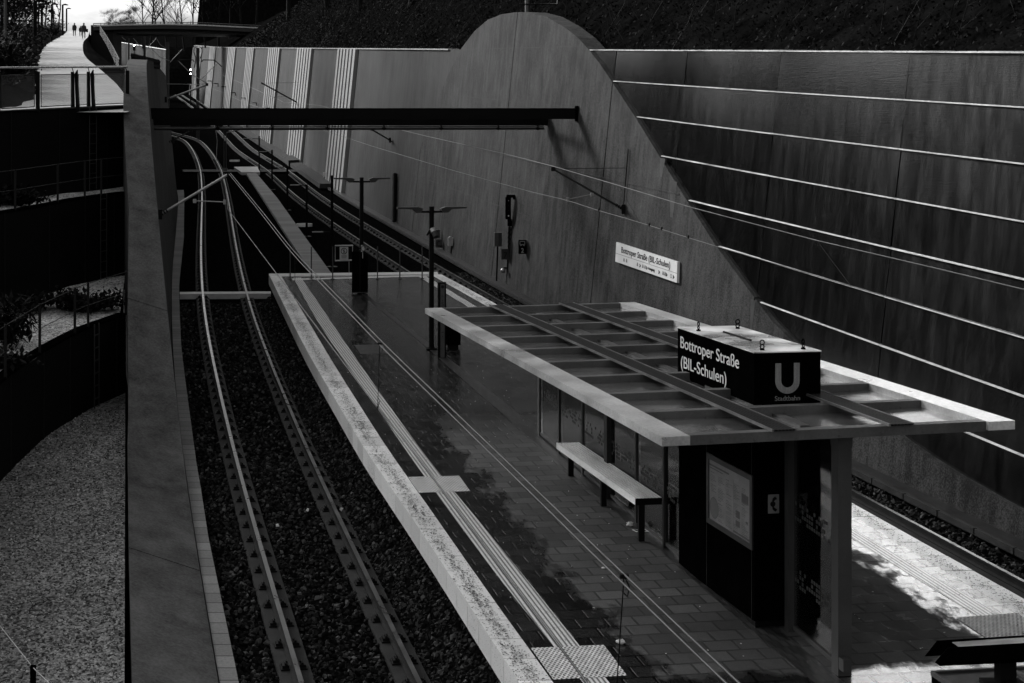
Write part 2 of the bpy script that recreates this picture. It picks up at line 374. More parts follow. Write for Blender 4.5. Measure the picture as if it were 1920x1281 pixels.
# ================================================================== LARGE STRUCTURE
# ---- right retaining wall: plan of its foot, batter .1
base_px = [(1920, 1018), (1593, 864), (1010, 570), (918, 519), (756, 424), (660, 377), (582, 320), (460, 245), (375, 190), (307, 145)]
XW = smooth_tab(ptab(base_px), 8, 350, 1.0, 9)
def xw(Y): return interp(XW, Y)
BAT = .10
def wr(Y, h, off=0.0): return Vector((xw(Y) + BAT * h - off, Y, gz(Y, h)))      # off > 0 stands proud towards the tracks
def wr_px(x, y, off=0.0):                                                  # photo point on the wall's face -> (Y, h)
    lo, hi = 9.0, 349.0
    def f(Y):
        z = CZ + (YH - y) * Y / F; h = z - gz(Y); return (x - CX) * Y / F - (xw(Y) + BAT * h - off)
    fl = f(lo)
    for _ in range(60):
        m = (lo + hi) / 2
        if (f(m) > 0) == (fl > 0): lo = m
        else: hi = m
    Y = (lo + hi) / 2; return Y, CZ + (YH - y) * Y / F - gz(Y)
top_px = [(1920, 97), (1465, 94.5), (1110, 93), (860, 93), (740, 92), (620, 91), (500, 90), (400, 88.5), (340, 85), (318, 82.5)]
TOP = sorted(wr_px(x, y) for x, y in top_px)
print('TOP', [(round(a, 1), round(b, 2)) for a, b in TOP])
def htop(Y): return interp([(5, TOP[0][1])] + TOP, Y)
# bell outline
bell_px = [(752, 422), (760, 385), (770, 345), (782, 300), (797, 250), (815, 202), (838, 145), (864, 92), (890, 58), (915, 37), (940, 27), (967, 23), (995, 24), (1025, 32),
           (1057, 50), (1085, 72), (1102, 91), (1125, 120), (1147, 153), (1190, 218), (1235, 291), (1284, 370), (1341, 459), (1416, 560), (1446, 600),
           (1500, 655), (1560, 710), (1620, 762), (1699, 826), (1748, 860), (1804, 895), (1841, 915.6), (1879, 938), (1920, 959)]
BELL = sorted(wr_px(x, y) for x, y in bell_px)
print('BELL', [(round(a, 1), round(b, 2)) for a, b in BELL])
BELL = [(12.0, .12), (18.0, .3)] + [b for b in BELL if b[0] > 19] 
BELL[-1] = (BELL[-1][0], max(0.0, BELL[-1][1]))
BY1 = BELL[-1][0]
# panel joints in the bell (photo x at the joint's top)
jY = [wr_px(967, 60)[0], wr_px(1135, 290)[0], wr_px(783, 330)[0] , wr_px(1412, 590)[0]]
print('bell joints', jY)
jY = sorted([j for j in jY if 20 < j < BY1 - .5])
Ys = [b[0] for b in BELL]
extra = [12 + .6 * i for i in range(int((BY1 - 12) / .6))]
Ys = sorted(set([round(y, 3) for y in Ys + extra]))
cuts = [12.0] + jY + [BY1]
m = MB()
for a, b in zip(cuts[:-1], cuts[1:]):
    a2 = a + (.03 if a > 12 else 0); b2 = b - (.03 if b < BY1 else 0)
    ys = [a2] + [y for y in Ys if a2 < y < b2] + [b2]
    fr = [wr(y, -.2, .0) for y in ys]; frt = [wr(y, interp(BELL, y), .0) for y in ys]
    bk = [wr(y, interp(BELL, y), -.55) for y in ys]; n = len(ys)
    m.add(fr + frt, [(i, i + 1, n + i + 1, n + i) for i in range(n - 1)])
    m.add(frt + bk, [(i, i + 1, n + i + 1, n + i) for i in range(n - 1)])
    bk0 = [wr(y, -.2, -.55) for y in ys]
    m.add(bk0 + bk, [(i, n + i, n + i + 1, i + 1) for i in range(n - 1)])
    for k in (0, n - 1):
        m.quad(fr[k], frt[k], bk[k], bk0[k])
bell = thing('bell_shaped_wall', 'tall bell-shaped concrete wall slab with a rounded top standing in front of the dark panels', 'wall', wr(45, 0))
obj('wall_slab', m, MT['wall'], bell)
m = MB(); ys = [y for y in Ys if y < BY1 - .3]
# raised seam across the slab, continuing the fourth panel ledge
s0 = wr_px(1283, 368)
hs = s0[1]
seam = [(y, hs) for y in [s0[0] + .3 + .6 * i for i in range(int((57 - s0[0]) / .6))] if interp(BELL, y) > hs]
for (a, ha), (b, hb) in zip(seam[:-1], seam[1:]):
    p = [wr(a, ha, -.004), wr(b, hb, -.004), wr(b, hb + .035, -.004), wr(a, ha + .035, -.004)]
    p2 = [wr(a, ha, .014), wr(b, hb, .014), wr(b, hb + .035, .014), wr(a, ha + .035, .014)]
    m.hexa([p[0], p[1], p2[1], p2[0], p[3], p[2], p2[2], p2[3]])
obj('seam_strip', m, MT['wall'], bell)
for hc, y0_, y1_ in ((8.42, 0, 99), (wr_px(925, 187)[1], 47, 62), (2.6, 38, 66)):
    m = MB(); yy = [y for y in Ys if y0_ < y < y1_ and interp(BELL, y) > hc + .1]
    bo = [wr(y, hc, .0025) for y in yy]; to = [wr(y, hc + .018, .0025) for y in yy]; k_ = len(yy); m.add(bo + to, [(i, i + 1, k_ + i + 1, k_ + i) for i in range(k_ - 1)]); obj('formwork_line', m, MT['ink'], bell)
# stains of rust water under the ledges are part of the slab
m = MB()
for (x, y0, y1, wpx) in [(1243, 297, 332, 5), (1263, 340, 408, 7), (1283, 372, 400, 3), (1412, 562, 618, 4)]:
    Y, h = wr_px(x, y0); Y2, h2 = wr_px(x - 3, y1); dw = wpx / F * Y * 2.2
    m.add([wr(Y - dw, h, .004), wr(Y + dw, h + .0, .004), wr(Y2 + dw * .5, h2, .004), wr(Y2 - dw * .3, h2, .004)], [(0, 1, 2, 3)])
obj('damp_stain', m, MT['dark'], bell)
# ---- ribbed wall beyond the bell
rib_groups = [(626, 662), (549, 578), (495, 517), (454, 468), (419, 433), (391, 402), (368, 376), (349, 358), (332, 339)]
RG = []
for a, b in rib_groups:
    Ya = wr_px(a, 200 if a > 400 else 130, -.08)[0]; Yb = wr_px(b, 200 if a > 400 else 130, -.08)[0]; RG.append((min(Ya, Yb), max(Ya, Yb)))
print('RG', [(round(a, 1), round(b, 1)) for a, b in RG])
prof = []                                    # (Y, offset)
Y = BY1 - 8
RG.sort()
for k, (a, b) in enumerate(RG):
    while Y < a - .01: prof.append((Y, -.08)); Y += 1.5
    nr = 6 if k < 3 else 5; p = (b - a) / nr
    for i in range(nr):
        prof += [(a + i * p, -.08)]
    Y = b + .01
while Y < 345: prof.append((Y, -.08)); Y += 2
n = len(prof)
m = MB(); b0 = [wr(y, -.2, o) for y, o in prof]; t0 = [wr(y, htop(y), o) for y, o in prof]; t1 = [wr(y, htop(y), -.6) for y, o in prof]
m.add(b0 + t0, [(i, i + 1, n + i + 1, n + i) for i in range(n - 1)]); m.add(t0 + t1, [(i, i + 1, n + i + 1, n + i) for i in range(n - 1)])
m.quad(b0[-1], t0[-1], t1[-1], wr(prof[-1][0], -.2, -.6))
q = NB('combed concrete'); q2 = q.co((1, 1, 1), (0, 0, -PA * .85)); sp = q.n('ShaderNodeSeparateXYZ'); q.l(q2, sp.inputs[0]); q.b.inputs['Specular IOR Level'].default_value = .1
cy = q.math('SINE', q.math('MULTIPLY', sp.outputs[1], 2 * math.pi / .22)); st = q.noise(q.co((5, 5, .2)), 1.0, 5, .6); bg2 = q.noise(q.co(), .5, 5, .6); mid = q.noise(q.co((.35, .35, .12)), 1.0, 3, .5)
k = q.math('ADD', q.rng(st, .3, .7, .70, 1.3), q.rng(bg2, .3, .7, -.25, .25)); k = q.math('ADD', k, q.rng(mid, .35, .65, -.2, .2)); k = q.math('ADD', k, q.rng(cy, -1, 1, -.14, .14))
q.col(q.math('MULTIPLY', k, .033)); q.rough(.8); q.bump(q.math('ADD', cy, st), .4, .02); MT['comb'] = q.m
MT['flute'] = concrete('smooth pale concrete', .19, 9, 14, .22, .7, .1)
rw = thing('ribbed_retaining_wall', 'long grey retaining wall with bright fluted bands running to the far bridge', 'wall', wr(120, 0))
obj('wall_face', m, MT['comb'], rw)
for k, (a, b) in enumerate(RG):
    if b - a < 2: continue
    nr = 6 if k < 3 else 5; p = (b - a) / nr; m = MB()
    for i in range(nr):
        y0 = a + i * p; pf_ = [(y0 - .01, -.08), (y0 - .005, .13), (y0 + .78 * p, .09), (y0 + .785 * p, -.08)]
        bb_ = [wr(y, -.1, o) for y, o in pf_]; tt_ = [wr(y, htop(y) - .02, o) for y, o in pf_]; m.add(bb_ + tt_, [(j, j + 1, 5 + j, 4 + j) for j in range(3)] + [(4, 5, 6, 7)])
    obj('fluted_band', m, MT['flute'], rw)
m = MB(); c0 = []; 
for i in range(0, 140):
    y = BY1 - 6 + i * 2
    if y < 345: c0.append(y)
A = [wr(y, htop(y) + .03, .02) for y in c0]; B = [wr(y, htop(y) + .03, -.6) for y in c0]; m.ribbon(A, B, .06)
obj('coping', m, MT['offwhite'], rw)
# ---- dark panel wall
ledge_h = [8.02 + .06 - .968 * i for i in range(9)]
l_px = [[(1110, 93.5), (1920, 97.5)], [(1150, 152), (1920, 201)], [(1190, 218), (1920, 307)], [(1236, 291), (1920, 415)], [(1285, 373), (1920, 523)], [(1341, 459), (1920, 632)], [(1417, 562), (1920, 742)]]
for row in l_px: print('ledge', [tuple(round(c, 2) for c in wr_px(x, y, -.1)) for x, y in row])
LH = []
for row in l_px: LH.append([wr_px(x, y, -.1) for x, y in row])
def lh(i, Y):
    if i < 7: return interp(sorted(LH[i]), Y)
    return lh(6, Y) - .97 * (i - 6)
pj = [wr_px(x, 97, -.1)[0] for x in (1707, 1465, 1289)]
print('panel joints', pj)
step = (pj[2] - pj[0]) / 2
joints = [pj[0] + step * i for i in range(-4, 6)]
joints = [j for j in joints if 9.5 < j < 58]
gw = thing('dark_panel_wall', 'wall of polished dark metal panels with thin bright ledges right of the bell slab', 'wall', wr(30, 0))
def subYs(a, b, st=.7):
    n_ = max(1, int(round((b - a) / st))); return [a + (b - a) * i / n_ for i in range(n_ + 1)]
rnd = random.Random(3)
for j in range(len(joints) - 1):
    for i in range(8):
        a, b = joints[j] + .012, joints[j + 1] - .012
        hm = lh(i + 1, (a + b) / 2)
        # leave out panels wholly behind the bell
        if all(interp(BELL, y) > lh(i, y) + .1 for y in (a, (a + b) / 2, b) if y < BY1): continue
        ys = subYs(a, b); n = len(ys); t1 = rnd.uniform(-.012, .012); t2 = rnd.uniform(-.010, .010)
        hb = [(lh(i + 1, y) if i < 7 else -.2) + .01 for y in ys]; ht = [lh(i, y) - .03 for y in ys]
        bo = [wr(y, h, -.10 + t1 + t2 * (y - a) / (b - a)) for y, h in zip(ys, hb)]; to = [wr(y, h, -.10 - t1 + t2 * (y - a) / (b - a)) for y, h in zip(ys, ht)]
        m = MB(); m.add(bo + to, [(k, k + 1, n + k + 1, n + k) for k in range(n - 1)])
        obj('panel', m, MT['paneltop'] if (i == 0 and joints[j] > pj[0] - .1) else MT['panel'], gw)
m = MB(); ys = subYs(9.5, 57); n = len(ys)
bo = [wr(y, -.2, -.16) for y in ys]; to = [wr(y, lh(0, y) - .02, -.16) for y in ys]; m.add(bo + to, [(k, k + 1, n + k + 1, n + k) for k in range(n - 1)])
tb = [wr(y, lh(0, y) - .02, -.8) for y in ys]; m.add(to + tb, [(k, k + 1, n + k + 1, n + k) for k in range(n - 1)])
obj('backing', m, MT['blackmatt'], gw)
for i in range(8):
    m = MB(); ys = [y for y in subYs(9.5, 57) if (y > BY1 or True)]
    jj = [9.5] + [j for j in joints if 9.6 < j < 56.8] + [57]
    for ja, jb in zip(jj[:-1], jj[1:]):
        yy = subYs(ja + .014, jb - .014); dz_ = rnd.uniform(-.003, .003)
        A = [wr(y, lh(i, y) + dz_, -.045 if i else -.02) for y in yy]; B = [wr(y, lh(i, y) + .012 + dz_, -.15 if i else -.7) for y in yy]; m.ribbon(A, B, .014 if i else .02)
    obj('ledge', m, MT['ledge'], gw)
# ---- ground inside the cutting
lw_px = [(410, 1281), (369, 1080), (342, 880), (321, 680), (320, 635), (320, 560), (320, 505), (328, 450), (335, 355)]
LT = ptab(lw_px); LT = [(8.0, LT[0][1] + 1.5)] + [t for t in LT] + [(120, -13.5), (160, -22), (220, -38), (345, -80)]
XL = smooth_tab(LT, 8, 345, 1.0, 5)
def xl(Y): return interp(XL, Y)
HL = [(8, .03), (20, .05), (22.7, .06), (28, .18), (30, .7), (33, 2.0), (36.5, 4.1), (38.5, 5.1), (42, 6.66), (44, 7.45), (46, 7.86), (49, 8.0), (60, 7.9), (90, 6.9), (130, 6.6), (345, 6.6)]
def hl(Y): return interp(HL, Y)
def wl(Y, h, off=0.0): return Vector((xl(Y) - BAT * h + off, Y, gz(Y, h)))
m = MB(); ys = [8 + i * 2.0 for i in range(169)]
m.ribbon([Vector((xl(y) - 1.0, y, gz(y, -.2))) for y in ys], [Vector((xw(y) + .6, y, gz(y, -.2))) for y in ys])
struct('track_bed', m, MT['ballast'])
# ---- left wall: inner face, sloping coping strip
SL = smooth_tab(HL, 8, 345, .5, 2)
def hls(Y): return interp(SL, Y)
def cw(Y): return interp([(8, 1.12), (22.7, 1.09), (28, 1.07), (33, .91), (36.5, .72), (42, .72), (47, .6), (345, .6)], Y)
def cf(Y): return interp([(8, .36), (28, .36), (33, .30), (36.5, .2), (42, .12), (47, .03), (345, .03)], Y)
ys = [8 + .5 * i for i in range(100)] + [58 + 2 * i for i in range(143)]
lwall = thing('left_retaining_wall', 'curving concrete wall whose wide coping sweeps down beside the left track', 'wall', wl(30, 0))
R_ = [wl(y, hls(y)) for y in ys]; Lf = [p + Vector((-cw(y), 0, cf(y))) for p, y in zip(R_, ys)]
seg = [8.0, 23.3, 34.0, 345.1]
m = MB(); n = len(ys); B0 = [wl(y, -.2) for y in ys]; L0 = [Vector((l.x, l.y, gz(l.y, -.3))) for l in Lf]
NS_ = 104
m.add(B0[:NS_] + R_[:NS_], [(i, i + 1, NS_ + i + 1, NS_ + i) for i in range(NS_ - 1)]); m.add(Lf[:NS_] + L0[:NS_], [(i, i + 1, NS_ + i + 1, NS_ + i) for i in range(NS_ - 1)])
obj('wall_face', m, MT['lwall'], lwall)
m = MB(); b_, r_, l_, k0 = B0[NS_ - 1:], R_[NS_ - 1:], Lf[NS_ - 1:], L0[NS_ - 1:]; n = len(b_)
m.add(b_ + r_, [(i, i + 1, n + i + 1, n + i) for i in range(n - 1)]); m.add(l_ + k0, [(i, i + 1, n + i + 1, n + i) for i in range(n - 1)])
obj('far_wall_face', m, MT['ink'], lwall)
for a, b in ((8, 22.72), (22.76, 33.35), (33.39, 49)):
    yy = [a] + [y for y in ys if a < y < b] + [b]
    rr = [wl(y, hls(y)) + Vector((.012, 0, .005)) for y in yy]; ll = [p + Vector((-cw(y) - .012, 0, cf(y))) for p, y in zip(rr, yy)]
    m = MB(); m.ribbon(ll, rr, .10); obj('coping_slab', m, MT['coping'], lwall)
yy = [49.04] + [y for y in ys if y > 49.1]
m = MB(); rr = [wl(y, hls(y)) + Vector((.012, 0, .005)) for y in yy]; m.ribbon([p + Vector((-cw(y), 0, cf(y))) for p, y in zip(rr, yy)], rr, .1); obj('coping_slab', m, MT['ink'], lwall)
# brick gutter strip beside the left wall
gr = ptab([(447.6, 1281), (391, 1011), (375.6, 911), (369, 875), (347.5, 715), (340, 652), (336, 560), (337.5, 600), (336, 530), (345, 442), (345.5, 367), (340, 312), (332, 285)])
gr = [(8, gr[0][1] + 1.45)] + gr
q = NB('gutter blocks'); sp = q.n('ShaderNodeSeparateXYZ'); q.l(q.co(), sp.inputs[0])
cr = q.math('FRACT', q.math('MULTIPLY', sp.outputs[1], 2.6)); jt = q.math('GREATER_THAN', cr, .07); cell = q.math('FLOOR', q.math('MULTIPLY', sp.outputs[1], 2.6))
wn = q.n('ShaderNodeTexWhiteNoise', noise_dimensions='1D'); q.l(cell, wn.inputs['W'])
fi = q.noise(q.co(), 25, 4, .7); k = q.math('MULTIPLY', q.rng(wn.outputs[0], 0, 1, .75, 1.25), q.rng(fi, .3, .7, .75, 1.25)); q.col(q.math('MULTIPLY', q.math('MULTIPLY', k, q.rng(jt, 0, 1, .2, 1)), .12)); q.rough(.8); q.bump(q.math('ADD', q.math('MULTIPLY', cr, .5), jt), .6, .02)
ys2 = [8 + i * .75 for i in range(110)]
m = MB(); Ls = [Vector((xl(y) + .03, y, gz(y, .02))) for y in ys2]; Rs = [Vector((interp(gr, y), y, gz(y, .02))) for y in ys2]; m.ribbon(Ls, Rs, .12)
struct('gutter_strip', m, q.m)
# ---- terraces with curved dark walls on the left
def curve(px, h): return [pg(x, y, h) for x, y in px]
def dens(P, n=8):
    o = []
    for a, b in zip(P[:-1], P[1:]):
        for i in range(n): o.append(a.lerp(b, i / n))
    return o + [P[-1]]
def smoothP(P, it=6):
    for _ in range(it):
        P = [P[0]] + [(P[i - 1] + P[i] * 2 + P[i + 1]) / 4 for i in range(1, len(P) - 1)] + [P[-1]]
    return P
Cb = smoothP(dens(curve([(236, 735), (200, 752), (160, 770), (120, 797), (75, 830), (20, 880), (-60, 970), (-150, 1090), (-260, 1300)], .3)), 10)
Bb = smoothP(dens(curve([(237, 515), (190, 524), (140, 535), (75, 557), (0, 577), (-120, 610), (-300, 660)], 2.1)), 10)
Ab = smoothP(dens(curve([(239, 350), (160, 358), (80, 368), (0, 380), (-120, 392), (-300, 405)], 4.3)), 10)
Ct, Bt, At = .62 * 0 + 1.80, 2.25, 2.33
def cwall(P, ht, name, label, th=.22):
    t = thing(name, label, 'wall', P[len(P) // 3])
    A = [p + Vector((0, 0, ht)) for p in P]; nrm = []
    for i in range(len(P)):
        d = (P[min(i + 1, len(P) - 1)] - P[max(i - 1, 0)]); d.z = 0; d.normalize(); nrm.append(Vector((-d.y, d.x, 0)))
    s = 1 if nrm[3].y > 0 else -1
    Bk = [a + nv * th * s for a, nv in zip(A, nrm)]; n = len(P)
    m = MB(); P0 = [p + Vector((0, 0, -.4)) for p in P]; B0 = [b - Vector((0, 0, ht + .4)) for b in Bk]
    m.add(P0 + A, [(i, i + 1, n + i + 1, n + i) for i in range(n - 1)]); m.add(A + Bk, [(i, i + 1, n + i + 1, n + i) for i in range(n - 1)])
    m.add(Bk + B0, [(i, i + 1, n + i + 1, n + i) for i in range(n - 1)]); m.quad(P0[0], A[0], Bk[0], B0[0]); m.quad(P0[-1], A[-1], Bk[-1], B0[-1])
    obj('wall_panels', m, MT['curvewall'], t)
    m = MB(); m.ribbon([a + Vector((0, 0, .03)) - nv * .02 * s for a, nv in zip(A, nrm)], [b + Vector((0, 0, .03)) for b in Bk], .05); obj('cap_rail', m, MT['black'], t)
    m = MB()
    for i in range(4, n - 2, 9):
        d = (P[i + 1] - P[i]).normalized(); m.box(P[i] + Vector((0, 0, ht / 2)) - nrm[i] * .01 * s, (.03, .03, ht), d, nrm[i])
    obj('panel_joint', m, MT['ink'], t)
    return t, A, nrm, s
cC, CA, nC, sC = cwall(Cb, 1.80, 'curved_terrace_wall', 'lowest curved black wall, rising from the pale gravel of the bottom terrace')
cB, BA, nB, sB = cwall(Bb, 2.25, 'curved_terrace_wall', 'middle curved black wall, between the two planted gravel terraces')
cA, AA, nA, sA = cwall(Ab, 2.33, 'curved_terrace_wall', 'topmost curved black wall, carrying the mesh railing of the path')
def xcop(Y): return (237.5 - CX) * Y / F        # outer edge of the coping, seen edge-on
def terrace(name, front, backY, h):             # gravel sheet behind a curved wall / in front of the next
    m = MB(); P = [Vector((p.x, p.y, 0)) for p in front]
    return P
def gsheet(front, back, h, name):
    n = min(len(front), len(back)); f = [front[int(i * (len(front) - 1) / (n - 1))] for i in range(n)]; b = [back[int(i * (len(back) - 1) / (n - 1))] for i in range(n)]
    rows = 14; m = MB(); vs = []
    for r in range(rows + 1):
        for i in range(n):
            p = f[i].lerp(b[i], r / rows); zz = gz(p.y, h) + .06 * (noise.noise(Vector((p.x * .7, p.y * .7, h))))
            vs.append((p.x, p.y, zz))
    m.add(vs, [(r * n + i, r * n + i + 1, (r + 1) * n + i + 1, (r + 1) * n + i) for r in range(rows) for i in range(n - 1)])
    return struct(name, m, MT['gravellift'])
fr = [Vector(((237.5 - CX) * y / F, y, 0)) for y in [10 + i * .5 for i in range(50)]]
# bottom terrace: between coping line and curved wall C
m = MB(); vs = []; nx, ny = 40, 70
for j in range(ny + 1):
    Y = 9 + j * (36.5 - 9) / ny
    for i in range(nx + 1):
        X = -.1322 * Y - .02 - i * .42; vs.append((X, Y, gz(Y, .30) + .05 * noise.noise(Vector((X * .8, Y * .8, 1)))))
m.add(vs, [(j * (nx + 1) + i, j * (nx + 1) + i + 1, (j + 1) * (nx + 1) + i + 1, (j + 1) * (nx + 1) + i) for j in range(ny) for i in range(nx)])
struct('gravel_terrace', m, MT['gravel'])
gsheet([p + n_ * .15 * sC for p, n_ in zip(Cb, nC)], [p + n_ * .05 * sB for p, n_ in zip(Bb, nB)], 2.1, 'gravel_terrace')
gsheet([p + n_ * .15 * sB for p, n_ in zip(Bb, nB)], [p + n_ * .05 * sA for p, n_ in zip(Ab, nA)], 4.3, 'gravel_terrace')
# ---- upper ground on the left with the rising path
def zpath(Y): return 8.0 - 2.80 + .0835 * Y if Y < 232 else (24.57 + .012 * (Y - 232))
pl = [(0, 213), (60, 206), (74, 160), (75, 134), (74, 119), (80, 95), (95, 80), (112, 71), (125, 62), (127, 58)]
pr = [(243, 200), (239, 187), (223, 162), (187, 130), (164, 112), (156, 100), (155, 85), (157, 77.5), (165, 70), (168, 59)]
def pth(x, y):
    Y = 7700 / (y - 25.4); return (Y, (x - CX) * Y / F)
PL = sorted(pth(*p) for p in pl); PR = sorted(pth(*p) for p in pr)
PL = [(36, PL[0][1] - .6)] + PL; PR = [(36, PR[0][1] + .2)] + PR
PLs = smooth_tab(PL, 40, 240, 1.0, 3); PRs = smooth_tab(PR, 40, 240, 1.0, 3)
def xpl(Y): return interp(PLs, Y)
def xpr(Y): return interp(PRs, Y)
m = MB(); ys = [41.2 + i * 1.5 for i in range(200)]
vs = []; cols = []
def ter(X, Y):
    if Y < 240: a, b = xpl(Y), xpr(Y)
    else: a, b = xpl(240) - (Y - 240) * .1, xpr(240) - (Y - 240) * .1
    zp = zpath(Y)
    xw_ = xl(Y) - BAT * hls(Y) - cw(Y) - .05; zw = gz(Y, hls(Y)) - .15
    if X > b:
        k = min(1, max(0, (X - b) / max(.5, xw_ - b))); k = k * k * (3 - 2 * k); z = zp * (1 - k) + min(zp, zw) * k
    elif X > a: z = zp
    else:
        d = a - X; z = zp + min(2.2, d * .14) + min(9, max(0, d - 13) * .35) + .35 * noise.noise(Vector((X * .25, Y * .25, 0))) * min(1, d)  # outer rise added beyond the view to block sky from the panel reflections
    return z
for Y in ys:
    if Y < 240: a, b = xpl(Y), xpr(Y)
    else: a, b = xpl(240) - (Y - 240) * .1, xpr(240) - (Y - 240) * .1
    e = xl(Y) - BAT * hls(Y) - cw(Y) - .05
    xs = [a - d for d in (160, 100, 60, 40, 28, 20, 14, 10, 7, 5, 3.5, 2.4, 1.5, .8, .3)] + [a, b] + [b + (e - b) * t for t in (.08, .2, .35, .5, .65, .8, .92, 1.0)]
    cols.append([Vector((x, Y, ter(x, Y) - .03)) for x in xs])
nc = len(cols[0]); m.add([v for c_ in cols for v in c_], [(j * nc + i, j * nc + i + 1, (j + 1) * nc + i + 1, (j + 1) * nc + i) for j in range(len(cols) - 1) for i in range(nc - 1)])
struct('grass_bank', m, MT['grass'])
m = MB(); ys = [41.2] + [43 + i * 1.5 for i in range(132)]
m.ribbon([Vector((xpl(y) - .35 * (noise.noise(Vector((y * .9, 0, 0))) + .2), y, zpath(y) + .02)) for y in ys], [Vector((xpr(y), y, zpath(y) + .02)) for y in ys]); 
m.add([(-9.6, 41.0, zpath(41.2) + .024), (-5.4, 41.0, zpath(41.2) + .024), (-5.35, 43.5, zpath(43.5) + .026), (-9.6, 43.5, zpath(43.5) + .024)], [(0, 1, 2, 3)])
struct('path', m, MT['path'])
# ---- bank above the right wall, and behind the far end
m = MB(); ys = [9 + i * 3.0 for i in range(116)]; ds = [0.5, 1.2, 2.5, 4, 6, 9, 13, 20, 35, 70, 160]; zs = [-.25, .4, 1.5, 2.8, 4.6, 7, 9.5, 12, 14, 15, 16]
vs = []
for Y in ys:
    for d, dz in zip(ds, zs):
        hb = htop(Y); X = xw(Y) + BAT * hb + d
        f = 1.0 if Y < 150 else max(.45, 1 - (Y - 150) / 300)
        vs.append((X, Y, gz(Y, hb) + dz * f + .5 * noise.noise(Vector((X * .3, Y * .3, 5))) * min(1, d * .3)))
nc = len(ds); m.add(vs, [(j * nc + i, j * nc + i + 1, (j + 1) * nc + i + 1, (j + 1) * nc + i) for j in range(len(ys) - 1) for i in range(nc - 1)])
struct('wooded_bank', m, MT['dirt'])
m = MB(); vs = []
for j, (Y, z0) in enumerate([(346, 16), (352, 24), (362, 30), (380, 34), (500, 36), (3000, 40)]):
    for i in range(40): X = -75 + i * 5; vs.append((X, Y, z0 + (.8 * noise.noise(Vector((X * .1, Y, 2))) if j else 0)))
m.add(vs, [(j * 40 + i, j * 40 + i + 1, (j + 1) * 40 + i + 1, (j + 1) * 40 + i) for j in range(5) for i in range(39)])
struct('far_hill', m, MT['dirt'])
m = MB(); m.quad((-2500, -400, -3), (2500, -400, -3), (2500, 4000, -3), (-2500, 4000, -3)); struct('ground', m, MT['dirt'])
# far curved wall seen under the bridge
t = thing('far_retaining_wall', 'short pale fluted wall seen under the far bridge, beyond the tracks', 'wall', at(265, 100, 300))
m = MB(); prev = None; N_ = 22; P0 = []; P1 = []
for i in range(N_ + 1):
    k = i / N_; x = 222 + 92 * k; yt = 80 + 15 * k; yy = 310 - 40 * k; o = (.5 if i % 4 == 0 else 0)
    a = at(x, yt, yy + o); P1.append(a); P0.append(at(x, yt + 60, yy + o))
m.add(P0 + P1, [(i, i + 1, N_ + 2 + i, N_ + 1 + i) for i in range(N_)]); T2 = [p + Vector((.5, 1.2, 0)) for p in P1]; m.add(P1 + T2, [(i, i + 1, N_ + 2 + i, N_ + 1 + i) for i in range(N_)])
obj('wall_face', m, MT['comb'], t)
m = MB(); m.tube([p + Vector((0, 0, .1)) for p in P1], .12, 4); obj('coping', m, MT['offwhite'], t)
# ================================================================== TRACKS
r1 = [(563, 1281), (497.6, 1055), (446, 880), (415, 740), (392, 637), (385, 600), (379.5, 550), (375.5, 492.5), (377, 430), (379, 367.5), (373.8, 322.5), (368.8, 304), (357.5, 280), (329, 245)]
r2 = [(783, 1281), (741, 1193), (670, 1034), (600, 906), (567, 830), (473.8, 600), (462.5, 550), (448.8, 492.5), (437.5, 430), (427.5, 367.5), (420, 322.5), (407.8, 296.6), (393.8, 276), (361.7, 245)]
T1, T2 = ptab(r1), ptab(r2)
ctr = [(y, (interp(T1, y) + interp(T2, y)) / 2) for y in [19 + i * 2 for i in range(70)]]
ctr = [(8, interp(ctr[:4], 8) + .15)] + [c for c in ctr if c[0] <= 150] + [(185, interp(ctr, 150) - 11), (230, interp(ctr, 150) - 28), (340, interp(ctr, 150) - 75)]
LC = smooth_tab(ctr, 8, 340, 1.0, 4)
ro = ptab([(1920, 1089), (1593, 915), (953, 573), (838, 507), (720, 439), (677, 415), (595, 362), (544, 320), (475, 280), (437.5, 245), (374, 198), (321, 165)])
RO = smooth_tab(ro, 8, 345, 1.0, 5)
RCt = []
for Y, X in RO:
    s = (interp(RO, Y + 1) - interp(RO, Y - 1)) / 2; RCt.append((Y, X - .7525 * math.sqrt(1 + s * s)))
